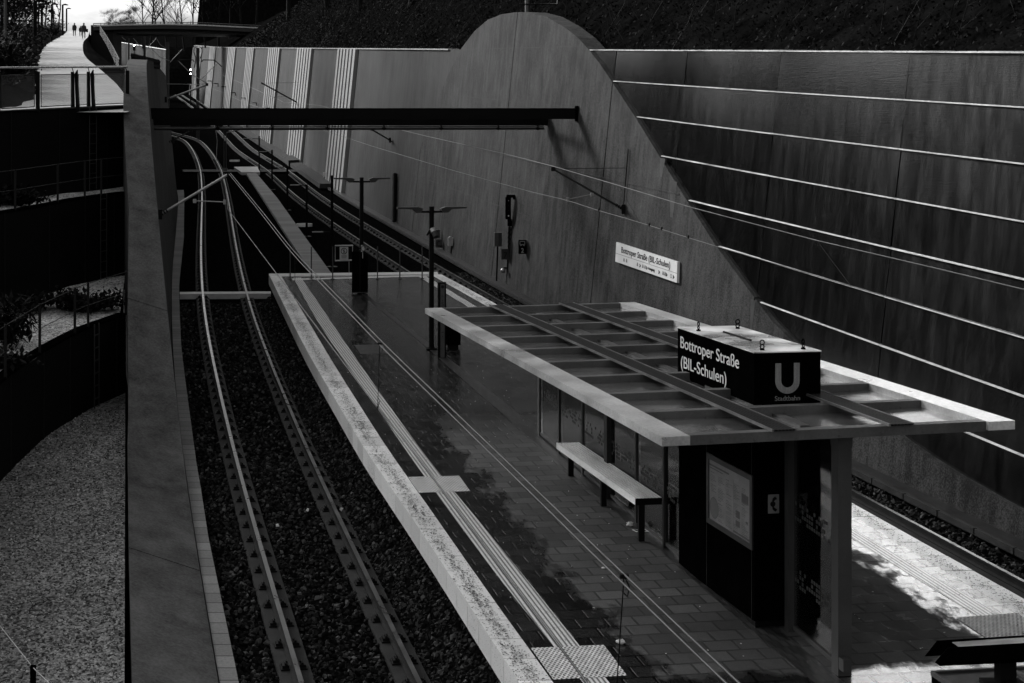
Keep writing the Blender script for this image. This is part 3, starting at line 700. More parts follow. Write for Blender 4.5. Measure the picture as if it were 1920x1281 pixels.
def track(tab, name, label, y0, y1, nearlim):
    def c(Y): return interp(tab, Y)
    def d(Y): s = (c(Y + .5) - c(Y - .5)); v = Vector((s, 1, G)).normalized(); return v
    def off(Y, o, h):
        v = d(Y); nn = Vector((v.y, -v.x, 0)).normalized(); p = Vector((c(Y), Y, gz(Y, h))) + nn * o; return p
    root = thing(name, label, 'railway track', off(y0 + 20, 0, 0))
    ys = []; y = y0
    while y < y1: ys.append(y); y += 1.0 if y < 110 else 2.5
    for s in (-1, 1):
        o = s * .7525
        m = MB(); sec = [(-.034, 0.0), (.034, 0.0), (.036, -.035), (.010, -.05), (.010, -.12), (.062, -.135), (.062, -.15), (-.062, -.15), (-.062, -.135), (-.010, -.12), (-.010, -.05), (-.036, -.035)]
        k = len(sec); vs = []
        for y in ys:
            for a, h in sec: vs.append(off(y, o + a, h))
        fs = [(i * k + j, (i + 1) * k + j, (i + 1) * k + (j + 1) % k, i * k + (j + 1) % k) for i in range(len(ys) - 1) for j in range(1, k)]
        m.add(vs, fs); rl = obj('rail', m, MT['railside'], root)
        m = MB(); m.ribbon([off(y, o - .034, .001) for y in ys], [off(y, o + .034, .001) for y in ys], .006); obj('running_surface', m, MT['railtop'], rl)
        m = MB(); vs = []
        for y in ys:
            for a, h in ((-.225, -.155), (.225, -.155), (.235, -.3), (-.235, -.3)): vs.append(off(y, o + a, h))
        m.add(vs, [(i * 4 + j, (i + 1) * 4 + j, (i + 1) * 4 + (j + 1) % 4, i * 4 + (j + 1) % 4) for i in range(len(ys) - 1) for j in range(4)]); obj('track_slab', m, MT['slabtrack'], root)
    # fastenings: base plate with two clips and screws, either side of the rail
    def fast(m, y, s):
        p = off(y, s * .7525, -.15); v = d(y); nn = Vector((v.y, -v.x, 0)).normalized(); up = nn.cross(v).normalized() * (1 if nn.cross(v).z > 0 else -1)
        m.box(p + up * .008, (.36, .17, .022), nn, v, up)
        for q_ in (-1, 1):
            b = p + nn * q_ * .115
            m.box(b + up * .03, (.09, .12, .05), nn, v, up); m.tube([b + up * .03 - v * .035, b + up * .085 - v * .035], .016, 5); m.tube([b + up * .03 + v * .035, b + up * .085 + v * .035], .016, 5)
            m.tube([b - v * .06 + up * .06 - nn * q_ * .03, b - v * .02 + up * .08, b + v * .02 + up * .08, b + v * .06 + up * .06 - nn * q_ * .03], .012, 4)
    cnt = 0; y = y0 + .3; rest = MB(); st = .745
    first = {}
    while y < min(y1, 120):
        for s in (-1, 1):
            if y >= nearlim and cnt < 100:
                m = MB(); fast(m, y, s); obj('rail_fastening', m, MT['ink'], root); cnt += 1
            elif y > nearlim - 8: fast(rest, y, s)
        y += st / math.sqrt(1 + 0)
    tag(obj('rail_fastening', rest, MT['ink'], root), kind='stuff')
    return off, root
offL, trL = track(LC, 'railway_track', 'left railway track curving between the sloping wall and the platform', 12, 300, 18.3)
offR, trR = track(RCt, 'railway_track', 'right railway track between the platform and the bell-shaped wall', 12, 340, 44)
# ballast stones (near part of both beds)
rs = random.Random(11); m = MB()
def rock(m, p, r):
    vs = []; ax = Vector((rs.uniform(-1, 1), rs.uniform(-1, 1), rs.uniform(-1, 1))).normalized(); M3 = Matrix.Rotation(rs.uniform(0, 6.28), 3, ax)
    sx, sy, sz = r * rs.uniform(.8, 1.5), r * rs.uniform(.6, 1.1), r * rs.uniform(.45, .9)
    for c_ in [(-1, -1, -.6), (1, -.8, -.7), (.9, 1, -.5), (-.8, .9, -.8), (-.5, -.6, 1), (.6, -.5, .8), (.5, .7, .9), (-.7, .5, .7)]:
        v = Vector((c_[0] * sx * rs.uniform(.6, 1), c_[1] * sy * rs.uniform(.6, 1), c_[2] * sz)); vs.append(p + M3 @ v)
    m.hexa(vs)
def scatter(off, o0, o1, y0, y1, dens_, r0, r1, skip=True, h=-.19):
    n_ = int((o1 - o0) * (y1 - y0) * dens_)
    for _ in range(n_):
        y = rs.uniform(y0, y1); o = rs.uniform(o0, o1)
        if skip and abs(abs(o) - .7525) < .235: continue
        p = off(y, o, h + rs.uniform(-.02, .035)); rock(m, p, rs.uniform(r0, r1))
scatter(offL, -1.75, 2.3, 16, 30, 190, .022, .046)
scatter(offL, -1.8, 2.0, 30, 49.2, 90, .028, .05)
scatter(offR, .95, 1.55, 19, 56, 230, .025, .055, False, -.17)
scatter(offR, -.6, .6, 36, 50, 60, .03, .05, False)
tag(obj('ballast_stones', m, MT['stone']), kind='stuff')
m = MB()
for _ in range(15000):
    Y = 15 + 17 * rs.random() ** 1.2; X = -.1322 * Y - .05 - 3.6 * rs.random() - .0 * Y
    if X < -.2185 * Y - .3: continue
    rock(m, Vector((X, Y, gz(Y, .30) + .05 * noise.noise(Vector((X * .8, Y * .8, 1))) + rs.uniform(-.004, .008))), rs.uniform(.009, .024))
q = NB('gravel stone'); oi = q.n('ShaderNodeNewGeometry'); q.col(q.rng(q.math('POWER', oi.outputs['Random Per Island'], 2.0), 0, 1, .03, .42)); q.rough(.85); q.b.inputs['Specular IOR Level'].default_value = .1
tag(obj('gravel_stones', m, q.m), kind='stuff')
# right-hand kerb and walkway by the wall
ys = [10 + i * 1.0 for i in range(150)]
m = MB()
A = []; B = []
for y in ys: A.append(Vector((xw(y) - .36, y, gz(y, .0)))); B.append(Vector((xw(y) + .08, y, gz(y, .0))))
m.ribbon(A, B, .16); struct('wall_walkway', m, MT['dark'])
m = MB()
for y in [14 + i * 1.0 for i in range(130)]:
    m.box(Vector((xw(y + .5) - .40, y + .5, gz(y + .5, -.045))), (.075, .985, .11), (1, .19, 0), (interp(XW, y + 1) - xw(y), 1, G))
o = tag(obj('kerb', m, MT['slabtrack']), kind='structure')
# raised walkway further down the wall, with step
m = MB(); ys = [92 + 2 * i for i in range(50)]; m.ribbon([Vector((xw(y) - .9, y, gz(y, .22))) for y in ys], [Vector((xw(y) + .04, y, gz(y, .22))) for y in ys], .3)
struct('raised_walkway', m, MT['slabtrack'])
t = thing('access_step', 'concrete landing block with a ramp slab beside the right track, under the ribbed wall', 'step', pg(560, 312, 0))
a, b, c_, d_ = pg(531, 292, .4), pg(541, 301, .4), pg(570, 299, .4), pg(556, 291, .4)
m = MB(); m.prism([a, b, c_, d_], (0, 0, -.45)); obj('landing', m, MT['slabtrack'], t)
a, b, c_, d_ = pg(549, 302, .25), pg(569, 319, .12), pg(590, 318, .12), pg(570, 300, .25)
m = MB(); m.prism([a, b, c_, d_], (0, 0, -.3)); obj('ramp', m, MT['slabtrack'], t)
# board walkway between the tracks and slabs
q = NB('boards'); sp = q.n('ShaderNodeSeparateXYZ'); q.l(q.co((1, 1, 1), (0, 0, -.1)), sp.inputs[0]); fr_ = q.math('FRACT', q.math('MULTIPLY', sp.outputs[1], 2.2)); jt = q.math('GREATER_THAN', fr_, .16)
wn = q.n('ShaderNodeTexWhiteNoise', noise_dimensions='1D'); q.l(q.math('FLOOR', q.math('MULTIPLY', sp.outputs[1], 2.2)), wn.inputs['W'])
q.col(q.math('MULTIPLY', q.math('MULTIPLY', q.rng(jt, 0, 1, .4, 1), q.rng(wn.outputs[0], 0, 1, .8, 1.2)), .16)); q.rough(.8); MT['boards'] = q.m
m = MB(); Lp = [(461, 324), (500, 383), (541, 447), (582.5, 509), (586, 514.5)]; Rp = [(480, 324), (520.5, 372), (566, 436), (619, 509), (622, 513)]
Lp = [pg(x, y, .02) for x, y in Lp]; Rp = [pg(x, y, .02) for x, y in Rp]; m.ribbon(Lp, Rp, .12); struct('board_walkway', m, MT['boards'])
m = MB(); m.prism([pg(438.8, 313, .1), pg(452.5, 323, .1), pg(487.5, 323, .1), pg(482.5, 312.5, .1)], (0, 0, -.2)); struct('concrete_slab', m, MT['offwhite'])
m = MB(); m.prism([pg(337, 547.5, -.02), pg(337, 551.5, -.02), pg(508, 550.5, -.02), pg(508, 546.5, -.02)], (0, 0, -.18)); struct('cross_kerb', m, MT['offwhite'])
m = MB(); m.prism([pg(342, 318, -.04), pg(344, 322, -.04), pg(560, 322, -.04), pg(556, 318, -.04)], (0, 0, -.1)); tag(obj('cable_trough', m, MT['blackmatt']), 'dark covered cable trough crossing under both tracks by the concrete slab', 'cable trough')
for (x, y, wv, lb) in [(440, 301, 9.5, 'smaller pale manhole lid between the tracks, beyond the concrete slab'), (570.8, 421, 15, 'larger pale manhole lid beside the board walkway')]:
    c_ = pg(x, y, -.06); r = wv / F * c_.y; m = MB(); m.tube([c_ - Vector((0, 0, .1)), c_ + Vector((0, 0, .04))], r, 20); mh = thing('manhole', lb, 'manhole', c_); obj('ring', m, MT['white'], mh)
    m = MB(); m.tube([c_ + Vector((0, 0, .035)), c_ + Vector((0, 0, .05))], r * .8, 20); obj('lid', m, MT['offwhite'], mh)
# ================================================================== PLATFORM
PH = .9
lo_px = [(504, 514), (562, 633), (594.8, 693), (625, 742), (675, 830), (683, 842), (811, 1027), (906, 1176.8), (955.6, 1250.8), (1052, 1400), (1200, 1640)]
li_px = [(525, 514), (570, 589), (625, 682), (677, 764), (718, 830), (818, 971), (952, 1164.5), (1015.5, 1245.5), (1122, 1400), (1290, 1640)]
ro_px = [(820, 510.6), (900, 553), (934.7, 573), (1595.6, 942), (1710, 1005.6), (1805.6, 1060), (1920, 1122), (2320, 1350), (2800, 1640)]
ri_px = [(806, 514), (897, 565), (1592, 964), (1680, 1015), (1757, 1060), (1835, 1108), (1907, 1149), (2230, 1350), (2700, 1640)]
PLo, PLi, PRo, PRi = [smooth_tab(ptab(t, PH), 12.5, 48.7, .6, 2) for t in (lo_px, li_px, ro_px, ri_px)]
def pp(X, Y, h=PH): return Vector((X, Y, gz(Y, h)))
YE = 48.55
ys = [12.6 + .6 * i for i in range(60)]
plat = add_ob('platform', None); tag(plat, kind='structure')
def endY(X): return YE + (X + 1.7) * .03
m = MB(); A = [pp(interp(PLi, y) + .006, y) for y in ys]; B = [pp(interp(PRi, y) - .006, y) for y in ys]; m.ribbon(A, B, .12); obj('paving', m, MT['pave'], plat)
def stones(To, Ti, sgn):
    m = MB(); y = 12.6
    while y < YE - .25:
        y2 = min(y + .6, YE - .02)
        p = [pp(interp(To, y), y), pp(interp(Ti, y), y), pp(interp(Ti, y2 - .024), y2 - .024), pp(interp(To, y2 - .024), y2 - .024)]
        dz = Vector((0, 0, rs.uniform(-.002, .002)))
        p = [q_ + dz for q_ in p]; bt = [q_ - Vector((0, 0, .34)) for q_ in p]; m.hexa(bt + p) if sgn > 0 else m.hexa(bt[::-1] + p[::-1]); y += .6
    return m
obj('edge_stones', stones(PLo, PLi, 1), MT['edge'], plat); obj('edge_stones', stones(PRi, PRo, 1), MT['edge'], plat)
m = MB(); A = [pp(interp(PLo, y) + .38, y, PH - .1) for y in ys]; B = [pp(interp(PRo, y) - .07, y, PH - .1) for y in ys]; m.ribbon(A, B, .95); obj('foundation', m, MT['blackmatt'], plat)
m = MB(); m.ribbon([pp(interp(PLo, y) - .42, y, -.22) for y in ys], [pp(interp(PLo, y) + .40, y, .50) for y in ys]); m.ribbon([pp(interp(PLo, y) + .03, y, PH - .3) for y in ys], [pp(interp(PLo, y) + .4, y, PH - .3) for y in ys]); obj('ballast_slope', m, MT['ballast'], plat)
m = MB()
for _ in range(9000):
    y = 15.5 + 33 * rs.random() ** 1.3; k_ = rs.random(); p = pp(interp(PLo, y) - .42 + .80 * k_, y, -.22 + .70 * k_ + rs.uniform(-.02, .03)); rock(m, p, rs.uniform(.024, .046))
tag(obj('ballast_stones', m, MT['stone']), kind='stuff')
# end edge
m = MB(); e0 = pg(504, 513.5, PH); e1 = pg(820, 510.2, PH); e2 = pg(822, 514.2, PH + .002); e3 = pg(505.5, 518.2, PH + .002)
m.prism([e0 + Vector((0, 0, .006)), e3 + Vector((0, 0, .004)), e2 + Vector((0, 0, .004)), e1 + Vector((0, 0, .006))], (0, 0, -.34)); obj('end_stones', m, MT['edgeclean'], plat)
m = MB(); a = [pg(x, y, PH + .006) for x, y in ((547, 522.5), (549, 525.5), (797, 518.2), (783, 516.6))]; m.add(a, [(0, 1, 2, 3)]); obj('end_line', m, MT['edgeclean'], plat)
def strip(lpx, rpx, h, mat, name, y0=None):
    a, b = ptab(lpx, PH), ptab(rpx, PH); y1_ = min(a[-1][0], b[-1][0]); ya = y0 or 13
    yy = [ya + (y1_ - ya) * i / 50 for i in range(51)]; a = smooth_tab(a, 12, y1_, .6, 2); b = smooth_tab(b, 12, y1_, .6, 2)
    m = MB(); m.ribbon([pp(interp(a, y), y, PH + h) for y in yy], [pp(interp(b, y), y, PH + h) for y in yy]); return obj(name, m, mat, plat)
strip([(549.7, 521), (594.8, 603), (633, 660), (709.5, 769.6), (751, 830), (797, 897), (917, 1062), (1036.6, 1212), (1190, 1400)], [(564.7, 521), (594.8, 564.7), (633, 622), (712, 737), (779, 830), (825, 891.6), (952, 1041), (1084, 1210), (1240, 1400)], .005, MT['tact'], 'tactile_strip')
strip([(783, 518), (878, 576), (1592, 1004), (1672.5, 1060), (1833, 1154), (2120, 1330)], [(795, 516), (894.5, 576), (1592, 988), (1712, 1060), (1866, 1148), (2160, 1318)], .005, MT['tact'], 'tactile_strip')
def quadpx(px, h, mat, name):
    m = MB(); m.add([pg(x, y, PH + h) for x, y in px], [(0, 1, 2, 3)]); return obj(name, m, mat, plat)
quadpx([(785.6, 924), (881.7, 920.8), (860.6, 892), (764.8, 894.4)], .009, MT['stud'], 'studded_pad')
quadpx([(1037.7, 1274.4), (1175.7, 1266.6), (1132.4, 1209.2), (995, 1214.9)], .009, MT['stud'], 'studded_pad')
quadpx([(1851, 1197), (1966, 1190), (1907, 1149), (1792, 1158)], .009, MT['stud'], 'studded_pad')
quadpx([(1005, 1215), (1034, 1255), (1040, 1254), (1011, 1214)], .0005, MT['edgeclean'], 'joint_line') if False else None
q = NB('small setts'); vv = q.co((1, 1, 1), (0, 0, -PA)); br = q.n('ShaderNodeTexBrick'); q.l(vv, br.inputs['Vector']); br.inputs['Scale'].default_value = 1; br.inputs['Brick Width'].default_value = .1; br.inputs['Row Height'].default_value = .2
br.inputs['Mortar Size'].default_value = .01; br.inputs['Color1'].default_value = (.012, .012, .012, 1); br.inputs['Color2'].default_value = (.03, .03, .03, 1); br.inputs['Mortar'].default_value = (.004, .004, .004, 1)
q.l(br.outputs[0], q.b.inputs['Base Color']); q.rough(.45); q.bump(br.outputs['Fac'], -.4, .01); MT['sett'] = q.m
strip([(645, 525), (684, 556), (740, 604), (793, 644), (850, 697), (920, 757), (1000, 826), (1500, 1262), (1560, 1310)], [(652, 525), (692, 556), (750, 604), (805, 643), (868, 693), (940, 750), (1012, 808), (1530, 1240), (1600, 1295)], .004, MT['sett'], 'sett_gutter', 16.3)
# faint inspection covers in the paving
for px in ([(712, 578), (742, 577.5), (731, 567), (701, 567.5)], [(676, 664), (727, 663), (716, 646), (664, 647)]):
    quadpx(px, .003, MT['dark'], 'inspection_cover')
# fallen leaf crumbs on the stones and tactile strips
MT['crumb'] = plain('leaf crumbs', .004, .9, 0, .3, 3, 0, 30, spec=.05)
m = MB(); rc = random.Random(8)
def crumb(X, Y, r_):
    an = rc.uniform(0, 3.14); p = pp(X, Y, PH + .011); c_, s_ = math.cos(an) * r_, math.sin(an) * r_
    m.add([p + Vector((c_, s_, 0)), p + Vector((-s_ * .6, c_ * .6, .002)), p - Vector((c_, s_, 0)), p + Vector((s_ * .6, -c_ * .6, .001))], [(0, 1, 2, 3)])
for (ta, tb, wd, cnt_) in ((PLo, PLi, 1.0, 8000), (PRi, PRo, 1.0, 5500), (PRi, PRo, -1.6, 2500), (PLi, PLo, -1.6, 900)):
    for _ in range(cnt_):
        Y = 14 + 33 * rc.random() ** 1.5; a, b = interp(ta, Y), interp(tb, Y); dn = .35 + .65 * max(0, noise.noise(Vector((Y * .8, wd, 1))) + .35)
        if rc.random() > dn * 1.25: continue
        if wd > 0: k_ = min(.97, max(.03, rc.gauss(.45, .2)))
        else: k_ = wd * rc.random() ** 1.5
        crumb(a + (b - a) * k_, Y, rc.uniform(.008, .019) * (1 + (Y - 16) * .015))
tag(obj('leaf_crumbs', m, MT['crumb']), kind='stuff')
# ================================================================== END RAILING
for i, (x, yt) in enumerate([(544, 459), (583.8, 457), (623.8, 455), (708, 453.5), (750, 453.2), (792, 453)]):
    b = pp((x - CX) * 47.4 / F, 47.4 + .02 * i); h_ = 1.05
    m = MB(); m.tube([b, b + Vector((0, 0, h_))], .022, 6); m.box(b + Vector((0, 0, .01)), (.12, .12, .02))
    t = thing('railing_post', ['first slim post of the railing at the platform end, by the edge stones', 'second slim post at the platform end, in front of the board walkway', 'third slim post at the platform end, left of the warning sign', 'fourth slim post at the platform end, just right of the phone cabinet', 'fifth slim post at the platform end, in front of the right track', 'sixth slim post at the platform end, beside the tall lamp'][i], 'post', b, 'slim posts along the platform end')
    obj('post', m, MT['post'], t)
t = thing('warning_sign', 'white no-entry-for-pedestrians sign in a grey tube gate at the platform end', 'sign', at(645, 513, 47.6))
m = MB()
Yq = 47.7
m.tube([at(628, 461, Yq), at(662, 460.5, Yq)], .028, 6); m.tube([at(628, 489, Yq), at(662, 488, Yq)], .028, 6); m.tube([at(628.5, 461, Yq), at(628.5, 489, Yq)], .015, 6); m.tube([at(654.5, 489, Yq), at(654.5, 512, Yq)], .015, 6)
m.tube([at(661, 461, Yq), at(661, 512, Yq)], .015, 6)
obj('frame', m, MT['galv'], t)
m = MB(); c_ = at(645, 475.5, Yq - .02); m.box(c_, (16 / F * Yq, .02, 25 / F * Yq)); pl_ = obj('plate', m, MT['offwhite'], t)
def ring(m, c, r, w_, n=24, rt=Vector((1, 0, 0)), up=Vector((0, 0, 1)), a0=0, a1=2 * math.pi):
    vs = []
    for i in range(n + 1):
        a = a0 + (a1 - a0) * i / n; dv = rt * math.cos(a) + up * math.sin(a); vs += [c + dv * r, c + dv * (r - w_)]
    m.add(vs, [(2 * i, 2 * i + 1, 2 * i + 3, 2 * i + 2) for i in range(n)])
m = MB(); cc = at(645, 471, Yq - .033); ring(m, cc, .105, .022); m.box(cc, (.03, .004, .1)); m.ball(cc + Vector((0, 0, .055)), .016, 6, 4); m.box(cc - Vector((.015, 0, .05)), (.012, .004, .05)); m.box(cc + Vector((.015, 0, -.05)), (.012, .004, .05))
m.box(cc, (.2, .004, .012), (1, 0, -.8), (0, 1, 0), (.8, 0, 1))
for i in range(4): m.box(cc + Vector((-.01 * (i == 3), 0, -.14 - .028 * i)), (.17 - .04 * (i == 3), .003, .009))
obj('pictogram', m, MT['ink'], pl_)
# ================================================================== PLATFORM LAMPS
def Tlamp(x, y, h_, label):
    b = pg(x, y, PH); t = thing('platform_lamp', label, 'lamp', b, 'double-armed platform lamps')
    m = MB(); m.tube([b, b + Vector((0, 0, h_))], .062, 8); obj('pole', m, MT['blackmatt'], t)
    m = MB(); m.box(b + Vector((0, 0, .02)), (.26, .26, .03)); obj('foot_plate', m, MT['blackmatt'], t)
    for s in (-1, 1):
        n_ = Vector((1, .1365, 0)).normalized() * s; f_ = Vector((-.1365, 1, 0)).normalized(); z = Vector((0, 0, 1)); o = b + z * (h_ - .13)
        m = MB(); m.tube([o + n_ * .05, o + n_ * .28], .028, 6); ar = obj('arm', m, MT['blackmatt'], t)
        p = [(.22, .07), (.34, .11), (.86, .11), (.86, .07), (.50, .055), (.40, -.03), (.28, -.03)]
        m = MB(); pr_ = [o + n_ * a - f_ * .09 + z * (c_ + .01) for a, c_ in p]; m.prism(pr_, f_ * .18); obj('lamp_head', m, MT['dark'], t)
    return t
lampA = Tlamp(678, 550, 3.52, 'double-armed lamp standing behind the phone cabinet at the far end of the platform')
lampB = Tlamp(809, 655, 3.5, 'double-armed lamp with a camera on its pole, beside the emergency pillar')
cm = at(809, 437, lampB.location.y - .12); t = thing('surveillance_camera', 'cylindrical surveillance camera clamped to the pole of the nearer lamp', 'camera', cm)
m = MB(); m.tube([cm + Vector((-.10, -.02, .02)), cm + Vector((-.06, -.02, .0))], .085, 10); m.tube([cm + Vector((-.05, 0, .0)), cm + Vector((.05, .02, -.01))], .03, 6); obj('bracket', m, MT['blackmatt'], t)
m = MB(); m.tube([cm + Vector((.02, -.02, .09)), cm + Vector((.10, -.16, -.09))], .07, 12); obj('housing', m, MT['dark'], t)
m = MB(); m.tube([cm + Vector((.018, -.015, .095)), cm + Vector((.05, -.07, .02))], .074, 12); obj('ring', m, MT['galv'], t)
# phone cabinet
b = pg(675, 549, PH); b.y -= .3; b = at(675, 549.5, b.y); k = b.y / F
t = thing('phone_cabinet', 'black steel cabinet with a slanted top and phone sign, in front of the farther lamp', 'cabinet', b)
m = MB(); zt = 77 * k
for (xa, xb, za, zb) in ((-15 * k, -1.2 * k, 60 * k + .27, 77 * k), (1.2 * k, 15 * k, 77 * k, 70 * k)):
    m.prism([b + Vector((xa, 0, .03)), b + Vector((xb, 0, .03)), b + Vector((xb, 0, zb)), b + Vector((xa, 0, za))], (0, .22, 0))
obj('body', m, MT['black'], t)
m = MB(); m.box(b + Vector((0, .11, zt * .52)), (.05, .18, zt * 1.05)); obj('spine', m, MT['blackmatt'], t)
m = MB(); m.box(b + Vector((0, .11, .015)), (.5, .26, .03)); obj('plinth', m, MT['dark'], t)
m = MB(); c_ = at(680, 466, b.y - .02); m.box(c_, (6.2 * k, .02, 12.5 * k)); m.tube([c_ + Vector((0, 0, -.12)), c_ + Vector((0, 0, -.3))], .012, 5); sg = obj('phone_sign', m, MT['offwhite'], t)
def handset(m, c, s, rt=Vector((1, 0, 0)), up=Vector((0, 0, 1))):
    nv = rt.cross(up) * 1.0
    pts = []
    for i in range(11):
        a = math.radians(100 + 160 * i / 10); pts.append(c + rt * (math.cos(a) * s * .36 + s * .15) + up * math.sin(a) * s * .44)
    m.tube(pts, s * .05, 5)
    for e in (-1, 1): m.box(c + rt * s * .17 + up * e * s * .40, (s * .28, s * .05, s * .17), rt, nv, up)
m = MB(); handset(m, c_ + Vector((0, -.014, 0)), .2); obj('pictogram', m, MT['ink'], sg)
# SOS pillar
b = pg(829, 672, PH); k = b.y / F
t = thing('emergency_pillar', 'slim grey emergency pillar with vertical lettering beside the nearer lamp', 'pillar', b)
m = MB(); H_ = 1.80; m.box(b + Vector((0, .1, H_ / 2)), (15.5 * k, .14, H_)); obj('body', m, MT['blackmatt'], t)
m = MB(); m.box(b + Vector((.01, .02, H_ / 2 - .01)), (7.8 * k, .05, H_ - .05)); fp = obj('face_plate', m, MT['post'], t)
m = MB(); cc = b + Vector((.01, -.008, H_ - .1)); ring(m, cc, .038, .038, 16); m.box(cc + Vector((0, 0, -.22)), (.05, .003, .012)); m.box(cc + Vector((0, 0, -.32)), (.012, .003, .03)); obj('button', m, MT['ink'], fp)
for i, ch in enumerate('SOS'): text_ob(ch, .15, MT['ink'], fp, b + Vector((.01, -.008, H_ - .56 - i * .17)), (1, 0, 0), (0, 0, 1), .85, 'letter', 'CENTER')
m = MB(); m.box(b + Vector((.01, -.008, .62)), (.05, .003, .012)); m.box(b + Vector((.01, -.008, .52)), (.012, .003, .03)); obj('marks', m, MT['ink'], fp)
b = pg(850, 655, PH); k = b.y / F; t = thing('litter_bin', 'black box-shaped litter bin right of the emergency pillar, half under the roof corner', 'bin', b)
m = MB(); m.box(b + Vector((0, .2, .50)), (28 * k, .36, .8)); obj('body', m, MT['black'], t); m = MB(); m.box(b + Vector((0, .2, .05)), (20 * k, .26, .1)); obj('foot', m, MT['blackmatt'], t)
m = MB(); m.box(b + Vector((0, .2, .915)), (30 * k, .38, .03)); obj('lid', m, MT['dark'], t)
# ================================================================== SHELTER
un = Vector((-.1365, 1, 0)).normalized(); nn = Vector((1, .1365, 0)).normalized(); UZ = Vector((0, 0, 1))
zL = CZ - 3.30; zR = CZ - 3.235
FLc = Vector(((1241 - CX) * 16.06 / F, 16.06, zL)); FRc = Vector(((1903 - CX) * 16.67 / F, 16.67, zR)); BLc = Vector(((797 - CX) * 28.1 / F, 28.1, zL)); BRc = Vector(((1190 - CX) * 28.56 / F, 28.56, zR))
def rp(s, t_, dz=0.0):      # s across 0..1, t along 0 front..1 back
    a = FLc.lerp(FRc, s); b_ = BLc.lerp(BRc, s); return a.lerp(b_, t_) + Vector((0, 0, dz))
rt_ = thing('shelter', 'long steel platform shelter with open ribbed roof, glass screens and posts', 'shelter', pp(5, 22))
Wd = (FRc - FLc).length
def barST(s0, s1, t0, t1, z0, z1, m):
    p = [rp(s0, t0, z0), rp(s1, t0, z0), rp(s1, t1, z0), rp(s0, t1, z0), rp(s0, t0, z1), rp(s1, t0, z1), rp(s1, t1, z1), rp(s0, t1, z1)]; m.hexa(p)
bw = .325 / Wd
m = MB(); barST(0, bw, 0, 1, -.10, 0, m); obj('edge_beam', m, MT['rooftop'], rt_)
m = MB(); barST(1 - bw, 1, 0, 1, -.10, 0, m); obj('edge_beam', m, MT['rooftop'], rt_)
Yr = [2750 * 3.3 / (y - 255) for y in (817, 774.5, 740, 708, 680.5, 656, 634, 613, 595, 578)]
tr = [(y - 16.06) / (28.1 - 16.06) for y in Yr]; tr[0] = .006; tr[-1] = .994
hw = .022 / 12
for i, q_ in enumerate(tr):
    m = MB(); h_ = .12 if i else .115
    barST(bw + .0005, 1 - bw - .0005, q_ - hw * 1.2, q_ + hw * 1.2, -h_, -.004, m)
    barST(bw + .0005, 1 - bw - .0005, q_ + hw * 1.2, q_ + hw * 5, -.012, -.006, m)
    for s_ in [.14 + .12 * k_ for k_ in range(7)]:
        c_ = rp(s_, q_ - hw * 1.3, -.085); m.tube([c_, c_ + Vector((0, -.012, 0))], .010, 5)
    obj('roof_rib' if i else 'front_fascia', m, MT['rib'], rt_)
for i in range(9):
    m = MB(); a, b = tr[i] + hw * 1.3, tr[i + 1] - hw * 1.3
    vs = []; NS = 16
    for t_ in (a, b):
        for k_ in range(NS + 1):
            s_ = bw + (1 - 2 * bw) * k_ / NS; sag = -.085 - .028 * (1 - abs(2 * k_ / NS - 1)) + .004 * noise.noise(Vector((k_ * .8, t_ * 30, 3)))
            vs.append(rp(s_, t_, sag))
    m.add(vs, [(k_, k_ + 1, NS + 2 + k_, NS + 1 + k_) for k_ in range(NS)])
    m.add([v - Vector((0, 0, .02)) for v in vs], [(k_, NS + 1 + k_, NS + 2 + k_, k_ + 1) for k_ in range(NS)])
    obj('roof_panel', m, MT['roofpanel'], rt_)
for s0, s1 in ((.309, .368), (.640, .702)):
    m = MB(); barST(s0, s1, -.0005, 1.0005, .006, .022, m); gg = obj('grating', m, MT['grate'], rt_)
    m = MB(); barST(s0 - .006, s0 - .0005, -.0005, 1.0005, .0, .030, m); barST(s1 + .0005, s1 + .004, -.0005, 1.0005, .0, .030, m); obj('grating_frame', m, MT['galvdark'], gg)
# posts along the centre line
def cl(Y): return 4.15 + .1365 * (27.8 - Y)
def ppost(X, Y, w_, d_, zt_, name, mat=MT['dark']):
    m = MB(); b = pp(X, Y); m.hexa([b - nn * w_ / 2 - un * d_ / 2, b + nn * w_ / 2 - un * d_ / 2, b + nn * w_ / 2 + un * d_ / 2, b - nn * w_ / 2 + un * d_ / 2] + [Vector((v.x, v.y, zt_)) for v in (b - nn * w_ / 2 - un * d_ / 2, b + nn * w_ / 2 - un * d_ / 2, b + nn * w_ / 2 + un * d_ / 2, b - nn * w_ / 2 + un * d_ / 2)])
    return obj(name, m, mat, rt_)
zt_ = zL - .135
ppost(cl(27.75) + .05, 27.75, .16, .12, zt_, 'post', MT['post']); ppost(cl(23.75), 23.75, .17, .14, zt_, 'post', MT['dark'])
for Y in (26.45, 25.1, 22.5, 21.35): ppost(cl(Y), Y, .075, .06, zt_, 'mullion', MT['dark'])
gY = [27.7, 26.45, 25.1, 23.75, 22.5, 21.35]
rg = random.Random(5)
MT['dot'] = plain('printed squares', .015, .6, 0, .1, 3, 0)
